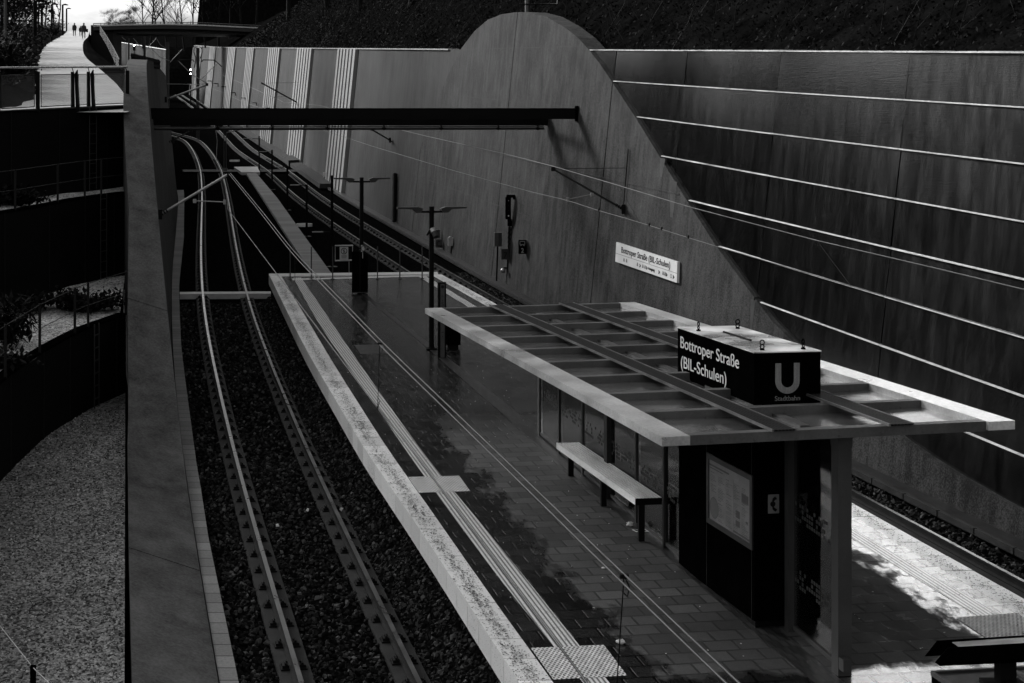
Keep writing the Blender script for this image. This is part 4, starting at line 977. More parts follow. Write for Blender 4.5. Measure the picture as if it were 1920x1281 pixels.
def pane(Xa, Ya, Xb, Yb, z0h, ztop, rows):
    a, b = pp(Xa, Ya, PH + z0h), pp(Xb, Yb, PH + z0h); dv = (b - a); dh = Vector((dv.x, dv.y, 0)).normalized(); off_ = Vector((dh.y, -dh.x, 0)) * .004
    m = MB(); p = [a, b, Vector((b.x, b.y, ztop)), Vector((a.x, a.y, ztop))]; m.prism([v - off_ for v in p], off_ * 2); pn = obj('glass_pane', m, MT['glass'], rt_)
    m = MB(); Lh = math.hypot(dv.x, dv.y)
    for rz in rows:
        nx = int(Lh / .062)
        for r_ in range(4):
            for i in range(nx):
                if rg.random() < (.55 if r_ in (1, 2) else .38):
                    c_ = a + dh * (.05 + i * .062) ; c_.z = pp(c_.x, c_.y, PH).z + rz - r_ * .062
                    for sgn in (-1, 1): m.box(c_ + off_ * 1.4 * sgn, (.044, .0015, .044), dh, off_)
    obj('square_pattern', m, MT['dot'], pn)
    m = MB(); m.hexa([a - off_ * 5 - UZ * .03, a + off_ * 5 - UZ * .03, b + off_ * 5 - UZ * .03, b - off_ * 5 - UZ * .03, a - off_ * 5 + UZ * .02, a + off_ * 5 + UZ * .02, b + off_ * 5 + UZ * .02, b - off_ * 5 + UZ * .02]); obj('sill', m, MT['post'], pn)
for a, b in zip(gY[:-1], gY[1:]): pane(cl(a), a - .09, cl(b), b + .05, .07, zt_ - .03, (.95,))
pane(cl(21.3), 21.3, cl(20.72), 20.74, .07, zt_ - .03, (.95,))
# front bay: two heavy posts and pane
pA = (5.88, 18.24); pB = (6.03, 16.96)
ppost(pA[0], pA[1], .17, .10, zt_, 'post', MT['post']); ppost(pB[0], pB[1], .165, .165, zt_ - .0, 'post', MT['post'])
pane(pA[0], pA[1] - .06, pB[0], pB[1] + .09, .07, zt_ - .03, (1.62, .80))
m = MB(); b = pp(pB[0], pB[1]); m.box(b + Vector((-.01, -.14, .16)), (.10, .12, .14), nn, un); obj('junction_box', m, MT['post'], rt_)
m = MB(); m.hexa([Vector((v[0], v[1], z)) for z in (zt_ - .02, zt_ + .02) for v in (pB[0:2], (pB[0] + .08, pB[1]), (pA[0] + .08, pA[1]), pA[0:2])]); m.box(Vector((pB[0], pB[1], zt_ - .07)), (.18, .18, .16), nn, un); obj('post_head', m, MT['post'], rt_)
m = MB(); a = Vector((cl(27.8), 27.8, zt_ + .06)); b = Vector((cl(17.0), 17.0, zt_ + .06)); m.hexa([a - nn * .06 - UZ * .06, b - nn * .06 - UZ * .06, b + nn * .06 - UZ * .06, a + nn * .06 - UZ * .06, a - nn * .06 + UZ * .02, b - nn * .06 + UZ * .02, b + nn * .06 + UZ * .02, a + nn * .06 + UZ * .02]); obj('ridge_beam', m, MT['post'], rt_)
# benches
def bench(side, label):
    zs = CZ - 5.28; Y0, Y1 = 21.42, 25.3
    root = thing('bench', label, 'bench', pp(cl(23.4) + side * .25, 23.4), 'slatted benches on both sides of the glass screen')
    def q_(Y, o, z): return Vector((cl(Y), Y, z)) + nn * side * o + un * (-.1365 * side * o * 0)
    m = MB(); Yc = [Y0, Y0 + (Y1 - Y0) / 3, Y0 + 2 * (Y1 - Y0) / 3, Y1]
    for a, b in zip(Yc[:-1], Yc[1:]):
        for i in range(7):
            o0 = .03 + i * .053; o1 = o0 + .034
            p = [q_(a + .006, o0, zs - .035), q_(a + .006, o1, zs - .035), q_(b - .006, o1, zs - .035), q_(b - .006, o0, zs - .035)]
            m.hexa(p + [v + UZ * .035 for v in p])
    obj('seat', m, MT['bench'], root)
    m = MB()
    for a, b in zip(Yc[:-1], Yc[1:]):
        p = [q_(a + .006, .400, zs - .10), q_(a + .006, .43, zs - .10), q_(b - .006, .43, zs - .10), q_(b - .006, .400, zs - .10)]; m.hexa(p + [v + UZ * .103 for v in p])
        for yy in (a + .05, b - .05):
            for dz in (-.03, -.075): c_ = q_(yy, .43, zs + dz); m.tube([c_, c_ + nn * side * .006], .006, 5)
    obj('front_board', m, MT['bench'], root)
    m = MB(); p = [q_(Y0 - .004, .03, zs - .10), q_(Y0 - .004, .43, zs - .10), q_(Y0 + .02, .43, zs - .10), q_(Y0 + .02, .03, zs - .10)]; m.hexa(p + [v + UZ * .095 for v in p])
    p = [q_(Y1 - .02, .03, zs - .10), q_(Y1 - .02, .39, zs - .10), q_(Y1 - .001, .39, zs - .10), q_(Y1 - .001, .03, zs - .10)]; m.hexa(p + [v + UZ * .062 for v in p]); obj('end_plate', m, MT['blackmatt'], root)
    for yy in (Y0 + .25, (Y0 + Y1) / 2, Y1 - .25):
        m = MB(); a = q_(yy, .25, zs - .04); g_ = gz(yy, PH); m.box(Vector((a.x, a.y, (g_ + a.z) / 2)), (.09, .05, a.z - g_), nn, un); m.box(a - UZ * .02, (.34, .05, .04), nn, un); obj('leg', m, MT['ink'], root)
bench(-1, 'pale slatted bench on the left track side of the glass screen')
bench(1, 'pale slatted bench on the right track side, seen through the glass screen')
# ================================================================== KIOSK WITH STATION NAME BOX
K0 = Vector((5.42, 18.30, 0)); K1 = Vector((5.06, 20.68, 0)); kw = .86
ku = (K1 - K0).normalized(); kn = Vector((ku.y, -ku.x, 0)); kl = (K1 - K0).length
def kp(a, b, z): p = K0 + ku * a + kn * b; return Vector((p.x, p.y, z))
kt = thing('kiosk', 'black steel kiosk under the shelter roof with a framed timetable poster and phone sticker', 'kiosk', kp(1, .4, gz(18.5, PH)))
zb = gz(18.0, PH) - .05; zk = CZ - 3.46
m = MB(); p = [kp(0, 0, zb + .16), kp(0, kw, zb + .16), kp(kl, kw, zb + .16), kp(kl, 0, zb + .16)]; m.hexa(p + [Vector((v.x, v.y, zk)) for v in p]); obj('body', m, MT['black'], kt)
m = MB(); p = [kp(.025, .025, zb - .2), kp(.025, kw - .025, zb - .2), kp(kl - .025, kw - .025, zb - .2), kp(kl - .025, .025, zb - .2)]; m.hexa(p + [Vector((v.x, v.y, zb + .161)) for v in p]); obj('plinth', m, MT['blackmatt'], kt)
m = MB()
for a in (.93 * kl * 0 + kl * .60, kl * .02 + 0.02): m.hexa([kp(a, -.003, zb + .17), kp(a + .012, -.003, zb + .17), kp(a + .012, .002, zb + .17), kp(a, .002, zb + .17)] + [kp(a, -.003, zk - .01), kp(a + .012, -.003, zk - .01), kp(a + .012, .002, zk - .01), kp(a, .002, zk - .01)])
obj('panel_seam', m, MT['ink'], kt)
# poster: on the left face, corners from the photo
def onface(x, y):     # intersection of the view ray with the kiosk's left face
    d_ = Vector(((x - CX) / F, 1, (YH - y) / F)); o_ = Vector((0, 0, CZ)); n_ = kn; t_ = (K0 - Vector((0, 0, 0)) - Vector((o_.x, o_.y, 0))).dot(n_) / Vector((d_.x, d_.y, 0)).dot(n_); p = o_ + d_ * t_
    return (Vector((p.x, p.y, 0)) - K0).dot(ku), p.z
c1, c2, c3, c4 = [onface(*q_) for q_ in ((1331, 859.5), (1408, 901), (1408, 1019.5), (1331, 971))]
print('poster', c1, c2, c3, c4)
a0, a1 = c1[0], c2[0]; zt1 = (c1[1] + c2[1]) / 2; zb1 = (c3[1] + c4[1]) / 2
m = MB(); fw = .07
for (aa, ab, za, zb_) in ((a1 - fw, a0 + fw, zt1, zt1 + fw), (a1 - fw, a0 + fw, zb1 - fw, zb1), (a1 - fw, a1, zb1, zt1), (a0, a0 + fw, zb1, zt1)):
    lo_, hi_ = min(aa, ab), max(aa, ab); m.hexa([kp(lo_, -.02, za), kp(hi_, -.02, za), kp(hi_, .001, za), kp(lo_, .001, za), kp(lo_, -.02, zb_), kp(hi_, -.02, zb_), kp(hi_, .001, zb_), kp(lo_, .001, zb_)])
obj('poster_frame', m, MT['dark'], kt)
m = MB(); m.add([kp(a0, -.008, zb1), kp(a1, -.008, zb1), kp(a1, -.008, zt1), kp(a0, -.008, zt1)], [(0, 1, 2, 3)]); MT['poster'] = plain('poster paper', .13, .4, 0, .35, 4, 0); ps = obj('timetable_poster', m, MT['poster'], kt)
PW = a0 - a1; PHt = zt1 - zb1
def pr2(u0, v0, u1, v1, m, lift=.0105):   # u 0..1 left (far) to right (near), v 0 bottom..1 top
    A_ = [kp(a0 - PW * u, -lift, zb1 + PHt * v) for u, v in ((u0, v0), (u1, v0), (u1, v1), (u0, v1))]; m.add(A_, [(0, 1, 2, 3)])
mk = MB(); ml = MB(); rq = random.Random(9)
pr2(0, .90, .5, .93, mk)
for colx in range(5):
    for r_ in range(30):
        u = .04 + colx * .19; v = .80 - r_ * .026
        if colx < 1 and v < .45: continue
        if rq.random() < .85: pr2(u, v, u + rq.uniform(.06, .165), v + .009, mk if rq.random() < .45 else ml)
for (u0, v0, u1, v1) in ((.66, .28, .76, .40), (.66, .14, .76, .24), (.02, .86, .35, .875), (.6, .02, .98, .05), (.61, 0, .615, .86), (.9, .27, .95, .31), (.80, .58, .96, .72)): pr2(u0, v0, u1, v1, mk)
cc = kp(a0 - PW * .13, -.0112, zb1 + PHt * .22); ring(mk, cc, .14, .012, 24, -ku, UZ); ring(ml, kp(a0 - PW * .13, -.0111, zb1 + PHt * .22), .13, .13, 24, -ku, UZ)
obj('printing', mk, plain('poster ink', .035, .5, 0, .3, 9, 0), ps); obj('printing', ml, plain('poster pale ink', .075, .5, 0, .3, 9, 0), ps)
# phone sticker on the front face
c_ = kp(0, 0, 0); fx = lambda x, y: at(x, y, kp(-.003, .2, 0).y)
s0_ = at(1440, 963, K0.y + .02); s1_ = at(1461.5, 927, K0.y + .05)
zc = (s0_.z + s1_.z) / 2; bm = ((1450.5 - CX) * (K0.y + .03) / F - K0.x) / kn.x
m = MB(); hw_, hh_ = .073, .118
m.hexa([kp(-.006, bm - hw_, zc - hh_), kp(-.006, bm + hw_, zc - hh_), kp(.001, bm + hw_, zc - hh_), kp(.001, bm - hw_, zc - hh_), kp(-.006, bm - hw_, zc + hh_), kp(-.006, bm + hw_, zc + hh_), kp(.001, bm + hw_, zc + hh_), kp(.001, bm - hw_, zc + hh_)]); stk = obj('phone_sticker', m, plain('sticker', .17, .5, 0, .1, 3, 0), kt)
m = MB(); cc = kp(-.010, bm - .012, zc); ring(m, cc, .035, .035, 20, kn, UZ)
for e in (-1, 1):
    pts = [cc + kn * .0 + UZ * e * .035, cc + kn * .012 + UZ * e * .06, cc + kn * .04 + UZ * e * .078]; m.tube(pts, [.010, .018, .020], 6)
obj('pictogram', m, MT['ink'], stk)
# name box
bx = thing('station_name_box', 'big black box on the shelter roof lettered with the station name and a large U', 'sign', kp(1, .4, zk))
zt0 = CZ - 2.695
m = MB(); p = [kp(-.02, -.012, zk + .004), kp(-.02, kw + .01, zk + .004), kp(kl + .01, kw + .01, zk + .004), kp(kl + .01, -.012, zk + .004)]; m.hexa(p + [Vector((v.x, v.y, zt0 - .012)) for v in p]); obj('box', m, MT['black'], bx)
m = MB(); p = [kp(-.028, -.02, zt0 - .012), kp(-.028, kw + .018, zt0 - .012), kp(kl + .018, kw + .018, zt0 - .012), kp(kl + .018, -.02, zt0 - .012)]; m.hexa(p + [v + UZ * .014 for v in p]); lid = obj('lid', m, MT['chrome'], bx)
m = MB(); m.hexa([kp(.9, .36, zt0 + .003), kp(1.75, .36, zt0 + .003), kp(1.75, .385, zt0 + .003), kp(.9, .385, zt0 + .003)] + [v + UZ * .02 for v in (kp(.9, .36, zt0 + .003), kp(1.75, .36, zt0 + .003), kp(1.75, .385, zt0 + .003), kp(.9, .385, zt0 + .003))]); obj('seam', m, MT['blackmatt'], lid)
for a, b, fl in ((.12, .16, 1), (.12, kw - .15, 0), (kl - .45, .10, 0), (kl - .3, kw - .12, 1)):
    m = MB(); c_ = kp(a, b, zt0); m.tube([c_, c_ + UZ * .02], .03, 8)
    for z_, r_ in ((.045, .026), (.098, .030)):
        pts = [c_ + UZ * z_ + (kn if fl else ku) * math.cos(2 * math.pi * i / 12) * r_ + UZ * math.sin(2 * math.pi * i / 12) * r_ for i in range(13)]; m.tube(pts, .008, 5, False)
    obj('lifting_eye', m, MT['black'], bx)
def boxtext(s, x, y, size, xs):
    a, z = onface(x, y); return text_ob(s, size, MT['letter'], bx, kp(a, -.0135, z), -ku, UZ, xs, 'lettering', 'LEFT', .003, .0)
def fit(ob, target, dirv):   # scale width of lettering to a target length
    dv = Vector(dirv).normalized(); ds_ = [v.co.dot(dv) for v in ob.data.vertices]; lo_, hi_ = min(ds_), max(ds_); k_ = target / (hi_ - lo_)
    for v in ob.data.vertices: v.co = v.co + dv * ((v.co.dot(dv) - lo_) * (k_ - 1))
ta, _ = onface(1277, 651); tb_, _ = onface(1386.5, 690); fit(boxtext('Bottroper Straße', 1277, 651.5, .235, 1), ta - tb_, -ku)
ta, _ = onface(1278, 690); tb_, _ = onface(1363, 720); fit(boxtext('(BIL-Schulen)', 1278, 688, .235, 1), ta - tb_, -ku)
def fpt(x, y): Yf = K0.y - .03; b_ = (x - CX) * Yf / F; bb = (b_ - K0.x) / kn.x; Yf = K0.y + kn.y * bb - .03; return bb * 1.0, CZ + (YH - y) * Yf / F
# U
m = MB(); (u0, zt2), (u1, zb2) = fpt(1455, 681.5), fpt(1503.5, 738); th = .0925 * 1.0 * .86; r_ = (u1 - u0) / 2; cz_ = zb2 + r_
def up_(b_, z): return kp(-.026, b_, z)
P_out = [(u0, zt2), (u0, cz_)] + [(u0 + r_ - r_ * math.cos(math.pi * i / 16), cz_ - r_ * math.sin(math.pi * i / 16)) for i in range(1, 16)] + [(u1, cz_), (u1, zt2)]
ri_ = r_ - th; P_in = [(u0 + th, zt2), (u0 + th, cz_)] + [(u0 + r_ - ri_ * math.cos(math.pi * i / 16), cz_ - ri_ * math.sin(math.pi * i / 16)) for i in range(1, 16)] + [(u1 - th, cz_), (u1 - th, zt2)]
n = len(P_out); m.add([up_(*q_) for q_ in P_out] + [up_(*q_) for q_ in P_in], [(i, n + i, n + i + 1, i + 1) for i in range(n - 1)]); obj('big_letter', m, MT['letterdim'], bx)
sb_, sz_ = fpt(1454, 752); tx = text_ob('Stadtbahn', .085, MT['letterdim'], bx, kp(-.026, sb_, sz_), kn, UZ, 1, 'lettering', 'LEFT', .002); fit(tx, (1504 - 1454) / F * 18.3, kn)
# ================================================================== WALL-TO-WALL BEAM
Yb1 = wr_px(1083, 213)[0]; Yb2 = wr_px(1027, 230)[0]
def zpx(y, Y): return CZ + (YH - y) * Y / F
def lxa(Y, z): return xl(Y) - BAT * (z - gz(Y))
def rxa(Y, z): return xw(Y) + BAT * (z - gz(Y))
t = thing('strut_beam', 'black steel double beam spanning between the left wall and the bell slab', 'beam', (0, Yb1, zpx(213, Yb1)))
za, zb_ = zpx(203, Yb1), zpx(223.5, Yb1)
m = MB(); m.box(((lxa(Yb1, za) + rxa(Yb1, za)) / 2, Yb1, (za + zb_) / 2), (rxa(Yb1, za) - lxa(Yb1, za) - .02, .06, za - zb_)); m.box(((lxa(Yb1, za) + rxa(Yb1, za)) / 2, Yb1 + .12, za - .02), (rxa(Yb1, za) - lxa(Yb1, za) - .05, .3, .03)); obj('front_girder', m, MT['blackmatt'], t)
z2a, z2b = zpx(210, Yb2), zpx(235.5, Yb2)
m = MB(); m.box(((lxa(Yb2, z2a) + rxa(Yb2, z2a)) / 2, Yb2, (z2a + z2b) / 2), (rxa(Yb2, z2a) - lxa(Yb2, z2a) - .04, .08, z2a - z2b)); obj('rear_girder', m, MT['blackmatt'], t)
for k in range(9):
    x = -3.6 + k * 1.5; m = MB(); m.box((x, (Yb1 + Yb2) / 2, z2a - .1), (.12, Yb2 - Yb1, .12)); obj('cross_member', m, MT['blackmatt'], t)
m = MB(); m.box((rxa(Yb1, za) - .05, Yb1 - .02, (za + zb_) / 2), (.1, .12, za - zb_ + .14)); obj('end_plate', m, MT['black'], t)
zp = zpx(242, Yb2)
m = MB(); m.tube([(lxa(Yb2, zp), Yb2, zp), (rxa(Yb2, zp) - .1, Yb2, zpx(241, Yb2))], .045, 8); m.tube([(lxa(Yb2, zp), Yb2 + .1, zp + .07), (rxa(Yb2, zp) - .1, Yb2 + .1, zp + .09)], .02, 6); obj('pipe', m, MT['dark'], t)
for x in (408, 509, 614, 720, 827, 934, 1008):
    m = MB(); p = at(x, 241, Yb2); m.box((p.x, Yb2, (z2b + p.z) / 2), (.05, .1, z2b - p.z + .12)); m.box((p.x, Yb2, p.z), (.14, .14, .07)); obj('hanger', m, MT['blackmatt'], t)
# ================================================================== OVERHEAD LINE
cl_px = [(427, 392), (554, 560), (709.5, 767), (762, 830), (1096, 1274)]; HC = 4.2
CLt = sorted([(p.y, p.x) for p in (pg(x, y, HC) for x, y in cl_px)])
cr_px = [(700, 275), (850, 320), (1000, 361), (1064, 376), (1122, 395), (1185, 413), (1300, 449), (1341, 461.5), (1542, 521), (1813, 600), (1920, 632)]
CRt = sorted([(p.y, p.x) for p in (pg(x, y, HC) for x, y in cr_px)])
def xpix(tab, Y): return CX + F * interp(tab, Y) / Y
def yfor(tab, x, lo, hi):
    for _ in range(50):
        mid = (lo + hi) / 2
        if (xpix(tab, mid) - x) * (xpix(tab, lo) - x) > 0: lo = mid
        else: hi = mid
    return (lo + hi) / 2
t = thing('overhead_wire', 'twin overhead wire with droppers hanging above the left track and the platform', 'overhead wire', (interp(CLt, 20), 20, gz(20, HC)))
ys = [3.5 + i * .8 for i in range(43)]; ys = [y for y in ys if y < 37.2] + [37.3]
m = MB(); m.tube([(interp(CLt, y), y, gz(y, HC)) for y in ys] + [(interp(LC, y) - .2 * (y < 60), y, gz(y, HC)) for y in (44, 55, 70, 90, 115, 140)], .009, 5); obj('contact_wire', m, MT['wire'], t)
ms = [(430, 325, 37.3), (490, 398, 28.6), (553.8, 480, 23.4), (584, 510, 21.2), (672, 600, 17.6), (712, 644, 16), (906, 830, 11.7), (1160, 1078, 8.5), (1370, 1281, 6.9), (1700, 1590, 5.2)]
mz = sorted([(Y, at(x, y, Y).x, at(x, y, Y).z) for x, y, Y in ms])
fx_ = smooth_tab([(a, b) for a, b, c_ in mz], 5.2, 37.3, .8, 1); fz_ = smooth_tab([(a, c_) for a, b, c_ in mz], 5.2, 37.3, .8, 1)
for o in (-.018, .022):
    m = MB(); m.tube([(x + o, y, z + o * .5) for (y, x), (_, z) in zip(fx_, fz_)], .0075, 5); obj('messenger_wire', m, MT['wire'], t)
for x, y0, Y in ((553, 481, 23.4), (712, 644, 16.0), (1170, 1080, 8.45)):
    a = at(x, y0, Y); b = Vector((interp(CLt, Y), Y, gz(Y, HC))); m = MB(); m.tube([a, b], .004, 5)
    m.tube([a + Vector((0, 0, -.0)), a + Vector((.03, 0, -.06)), a + Vector((.02, 0, -.12)), a + Vector((.0, 0, -.10))], .004, 5); m.tube([b + Vector((0, 0, .0)), b + Vector((.025, 0, .08)), b + Vector((0, 0, .12))], .004, 5); m.box(a, (.05, .03, .025)); m.box(b, (.02, .05, .03)); obj('dropper', m, MT['ink'], t)
t = thing('overhead_wire', 'overhead wire hanging above the right track, in front of the bell slab and dark panels', 'overhead wire', (interp(CRt, 30), 30, gz(30, HC)))
ys = [14 + i * 1.0 for i in range(51)]
m = MB(); m.tube([(interp(CRt, y), y, gz(y, HC)) for y in ys] + [(interp(RCt, y) - .2, y, gz(y, HC)) for y in (80, 100, 130, 170, 220)], .009, 5); obj('contact_wire', m, MT['wire'], t)
mr_px = [(757, 245), (797, 255), (940, 287), (1037, 312), (1126, 338), (1163, 349), (1288, 387), (1531, 451), (1758, 504), (1920, 543)]
mm = []
for x, y in mr_px: Yq = yfor(CRt, x, 14.5, 64); mm.append(at(x, y, Yq))
mm = mm[::-1]; mm = [mm[0] + (mm[0] - mm[1]) * 1.5] + mm
far = [Vector((interp(RCt, y) - .2, y, z)) for y, z in ((80, gz(80, HC + 1.3)), (100, gz(100, HC + .9)), (130, gz(130, HC + 1.6)), (170, gz(170, HC + 2)))]
m = MB(); m.tube(mm + far, .011, 5); obj('messenger_wire', m, MT['wire'], t)
for x, ya_ in ((1164, 352), (1533, 453)):
    Yq = yfor(CRt, x + 6, 14.5, 64); a = at(x, ya_, Yq); b = Vector((interp(CRt, Yq - 1.0), Yq - 1.0, gz(Yq - 1.0, HC))); m = MB(); m.tube([a, b], .006, 5)
    m.tube([a + Vector((math.cos(q_) * .04 - .03, 0, math.sin(q_) * .05 - .04)) for q_ in [i * math.pi / 5 for i in range(11)]], .005, 4, False); obj('dropper', m, MT['ink'], t)
for x in (1122, 1217, 1240, 1290):      # small clamps on the contact wire
    Yq = yfor(CRt, x, 14.5, 64); m = MB(); m.box((interp(CRt, Yq), Yq, gz(Yq, HC) + .02), (.03, .1, .07)); obj('clamp', m, MT['ink'], t)
def cantilever(name, label, tip, foot, stay, reg, r=.032, mt='dark', mount='wall'):
    t = thing(name, label, 'bracket', foot)
    m = MB(); m.tube([tip, foot], r, 7); obj('tube', m, MT[mt], t)
    if stay: m = MB(); m.tube([tip, stay], .009, 5); obj('stay', m, MT['wirelight'] if mt != 'dark' else MT['ink'], t)
    if reg: m = MB(); m.tube(reg, .016, 5); m.box(reg[0], (.06, .06, .12)); m.box(reg[1], (.08, .08, .10)); obj('steady_arm', m, MT['wirelight'], t)
    m = MB(); d_ = (foot - tip).normalized()
    for k_ in range(4): m.tube([tip.lerp(foot, .90) + d_ * k_ * .07, tip.lerp(foot, .90) + d_ * (k_ * .07 + .035)], .055, 8)
    m.box(foot, (.10, .12, .26)); m.box(tip, (.12, .10, .12)); obj('insulator', m, MT['ink'], t)
    return t
Yc = wr_px(1172, 392)[0]; ft = wr(Yc, wr_px(1172, 392)[1], .06)
tip = at(1037, 317, Yc + .3)
c_ = cantilever('cantilever_bracket', 'dark overhead-line bracket fixed to the bell slab above the station name sign', tip, ft, wr(wr_px(1178, 315)[0], wr_px(1178, 315)[1], .06), [at(1065, 374, Yc), at(1110, 365, Yc)])
m = MB(); a, b = wr_px(1181, 280), wr_px(1171, 402); m.tube([wr(a[0], a[1], .05), wr(b[0], b[1], .05)], .018, 5); obj('mounting_rod', m, MT['ink'], c_)
Yc2 = wr_px(558, 193)[0]; cantilever('cantilever_bracket', 'dark overhead-line bracket on the ribbed wall between two fluted bands', at(491, 156, Yc2 - 1), wr(*wr_px(558, 192), .05), wr(*wr_px(562, 155), .05), [at(514, 183, Yc2), at(534, 180, Yc2)], .06)
Yc3 = wr_px(733, 262)[0]; cantilever('cantilever_bracket', 'overhead-line bracket on the wall half hidden behind the black beam', at(697, 243, Yc3 - .5), wr(*wr_px(733, 263), .05), None, None, .04)
cantilever('cantilever_bracket', 'pale overhead-line bracket reaching from the left wall over the left track', at(430, 326, 37.6), Vector((lxa(37.6, 0) - .0, 37.6, at(302, 402, 37.6).z)) if False else at(301, 402, 37.6), None, [at(421, 379, 37.4), at(365, 377, 37.4)], .034, 'wirelight')
cantilever('cantilever_bracket', 'pale overhead-line bracket from the left wall, above the black beam', at(388, 159, 66), at(311, 187, 66), at(313, 157.5, 66), None, .045, 'wirelight')
cantilever('cantilever_bracket', 'short dark overhead-line bracket on the left wall, just below the black beam', at(358, 245, 60), at(324, 263, 60), None, None, .03)
t = thing('drop_tube', 'slim grey drop tube hanging from the black beam over the left track', 'tube', at(422, 240, Yb2 + .2))
m = MB(); m.tube([at(420, 243, Yb2 + .2), at(420, 318, Yb2 + .2)], .018, 5); m.tube([at(424, 243, Yb2 + .2), at(424, 318, Yb2 + .2)], .018, 5); m.box(at(422, 318, Yb2 + .2), (.14, .06, .1)); obj('tube', m, MT['post'], t)
m = MB(); m.tube([at(424, 249, Yb2 + .2), at(453, 243, Yb2 + .2)], .014, 5); obj('arm', m, MT['wirelight'], t)
# far masts
def mast(x, y0, Y, w_, label, arms):
    b = at(x, y0, Y); b.z = gz(Y, -.1); t = thing('catenary_mast', label, 'mast', b); tp = at(x, y0, Y)
    m = MB(); m.box((b.x, b.y, (b.z + tp.z) / 2), (w_, w_, tp.z - b.z)); obj('column', m, MT['dark'], t)
    for pts, r, mt_ in arms: m = MB(); m.tube([at(a, c__, Y - .3) for a, c__ in pts], r, 6); obj('arm', m, MT[mt_], t)
    return t
mast(371, 90, 150, .32, 'tall dark mast between the tracks with looped cable arms at its top', [
    ([(364, 128), (366.5, 116), (367, 108), (363.5, 98), (364, 90), (368, 88)], .05, 'ink'), ([(378, 128 - 12), (376, 108), (379, 98), (378, 90), (374, 88)], .05, 'ink'),
    ([(364, 116), (362, 112.5), (337, 113), (333, 115)], .055, 'ink'), ([(378, 116), (381, 112.5), (402, 113), (408, 118), (416, 125)], .055, 'ink'),
    ([(335, 115), (345, 125), (361, 141), (390, 157)], .05, 'wirelight'), ([(406, 119), (378, 148)], .045, 'wirelight')])
mast(314, 79, 190, .40, 'grey mast standing where the far end of the ribbed wall begins', [([(342, 92), (319, 117)], .05, 'wirelight'), ([(317, 91.5), (342, 92)], .03, 'ink'), ([(285, 91), (300, 108), (318, 114)], .04, 'wirelight')])
mast(271, 63, 240, .36, 'grey mast seen under the far bridge with arms spreading both ways', [([(250, 72), (268, 93)], .05, 'wirelight'), ([(294, 71), (273, 94)], .05, 'wirelight'), ([(276, 70), (294, 71)], .03, 'ink'), ([(294, 73), (300, 84), (310, 90)], .04, 'wirelight')])
mast(241.5, 72, 262, .25, 'thin dark mast under the far bridge beside the pale fluted wall', [([(228, 69), (236, 76)], .04, 'wirelight')])
# signals
def lampdisc(m, p, r): m.ball(p, r, 8, 6, (1, .3, 1))
for (x, y0, y1, Y, lights, lb) in ((357.5, 129, 168, 140, (131, 138.5), 'far signal with two lit white lamps left of the tall mast'), (251.5, 83, 103, 250, (85,), 'farthest signal with one lit lamp under the bridge')):
    t = thing('rail_signal', lb, 'signal', at(x, y1, Y)); k = Y / F; m = MB(); c_ = at(x, (y0 + y1) / 2 - 5, Y); m.box(c_, (4.5 * k, .2, (y1 - y0) * k * .72)); m.tube([at(x, y1 - 8, Y), at(x, y1 + 30, Y)], .07, 5); obj('head', m, MT['blackmatt'], t)
    for ly in lights: m = MB(); lampdisc(m, at(x, ly, Y - .15), 1.35 * k); obj('lamp', m, MT['lamp'], t)
# ================================================================== EQUIPMENT ON THE BELL SLAB
Ys_ = wr_px(955, 470)[0]; k = Ys_ / F
def fb(m, x0, y0, x1, y1, Y, d=.15, pushY=0): a = at(x0, y0, Y + pushY); b = at(x1, y1, Y + pushY); m.box(((a.x + b.x) / 2, Y + pushY, (a.z + b.z) / 2), (abs(b.x - a.x), d, abs(a.z - b.z)))
t = thing('rail_signal', 'tall black signal head with four lamps and a striped post on the bell slab', 'signal', at(953, 537, Ys_))
m = MB(); fb(m, 948, 370, 957.5, 411, Ys_, .2); fb(m, 950, 365.5, 965, 371, Ys_, .12); fb(m, 962, 368, 965.5, 374, Ys_, .1); fb(m, 952, 411, 959, 424, Ys_, .14); obj('head', m, MT['black'], t)
for yy, r_, mt_ in ((376.5, .018, 'offwhite'), (386, .014, 'post'), (395, .014, 'post'), (405, .026, 'white')): m = MB(); lampdisc(m, at(953.5, yy, Ys_ - .11), r_); obj('lamp', m, MT[mt_], t)
m = MB(); fb(m, 952, 426, 959, 468, Ys_, .03); pp_ = obj('striped_plate', m, MT['post'], t)
m = MB()
for i in range(5): a = at(952, 436 + i * 8, Ys_ - .02); b = at(959, 428 + i * 8, Ys_ - .02); hh = Vector((0, 0, 4 * k)); m.add([a, b, b - hh, a - hh], [(0, 1, 2, 3)])
obj('stripes', m, MT['ink'], pp_)
m = MB(); m.tube([at(956, 424, Ys_), at(951, 505, Ys_), at(950.5, 540, Ys_)], .03, 6); obj('post', m, MT['blackmatt'], t)
t = thing('number_plate', 'small square plate with the number 7 below the striped post', 'sign', at(947, 477, Ys_ - .1)); m = MB(); fb(m, 940, 467, 954, 487, Ys_, .02, -.08); obj('plate', m, MT['dark'], t)
p = at(943.4, 484, Ys_ - .1); text_ob('7', .30, MT['ink'], t, p, (1, 0, 0), (0, 0, 1), 1.0, 'numeral')
t = thing('wall_lamp', 'round pale lamp on the wall below the number plate', 'lamp', at(945, 507, Ys_)); m = MB(); m.ball(at(943, 507.5, Ys_ - .1), .09, 10, 7); obj('globe', m, MT['galv'], t)
m = MB(); m.tube([at(944, 503, Ys_), at(954, 502, Ys_), at(956, 507, Ys_), at(952, 513, Ys_)], .03, 6); obj('bracket', m, MT['black'], t)
t = thing('switch_box', 'grey switch box with a pipe running down, left of the signal', 'box', at(933, 448, Ys_)); m = MB(); fb(m, 926.5, 436, 940, 462, Ys_, .2, .3); obj('box', m, MT['post'], t)
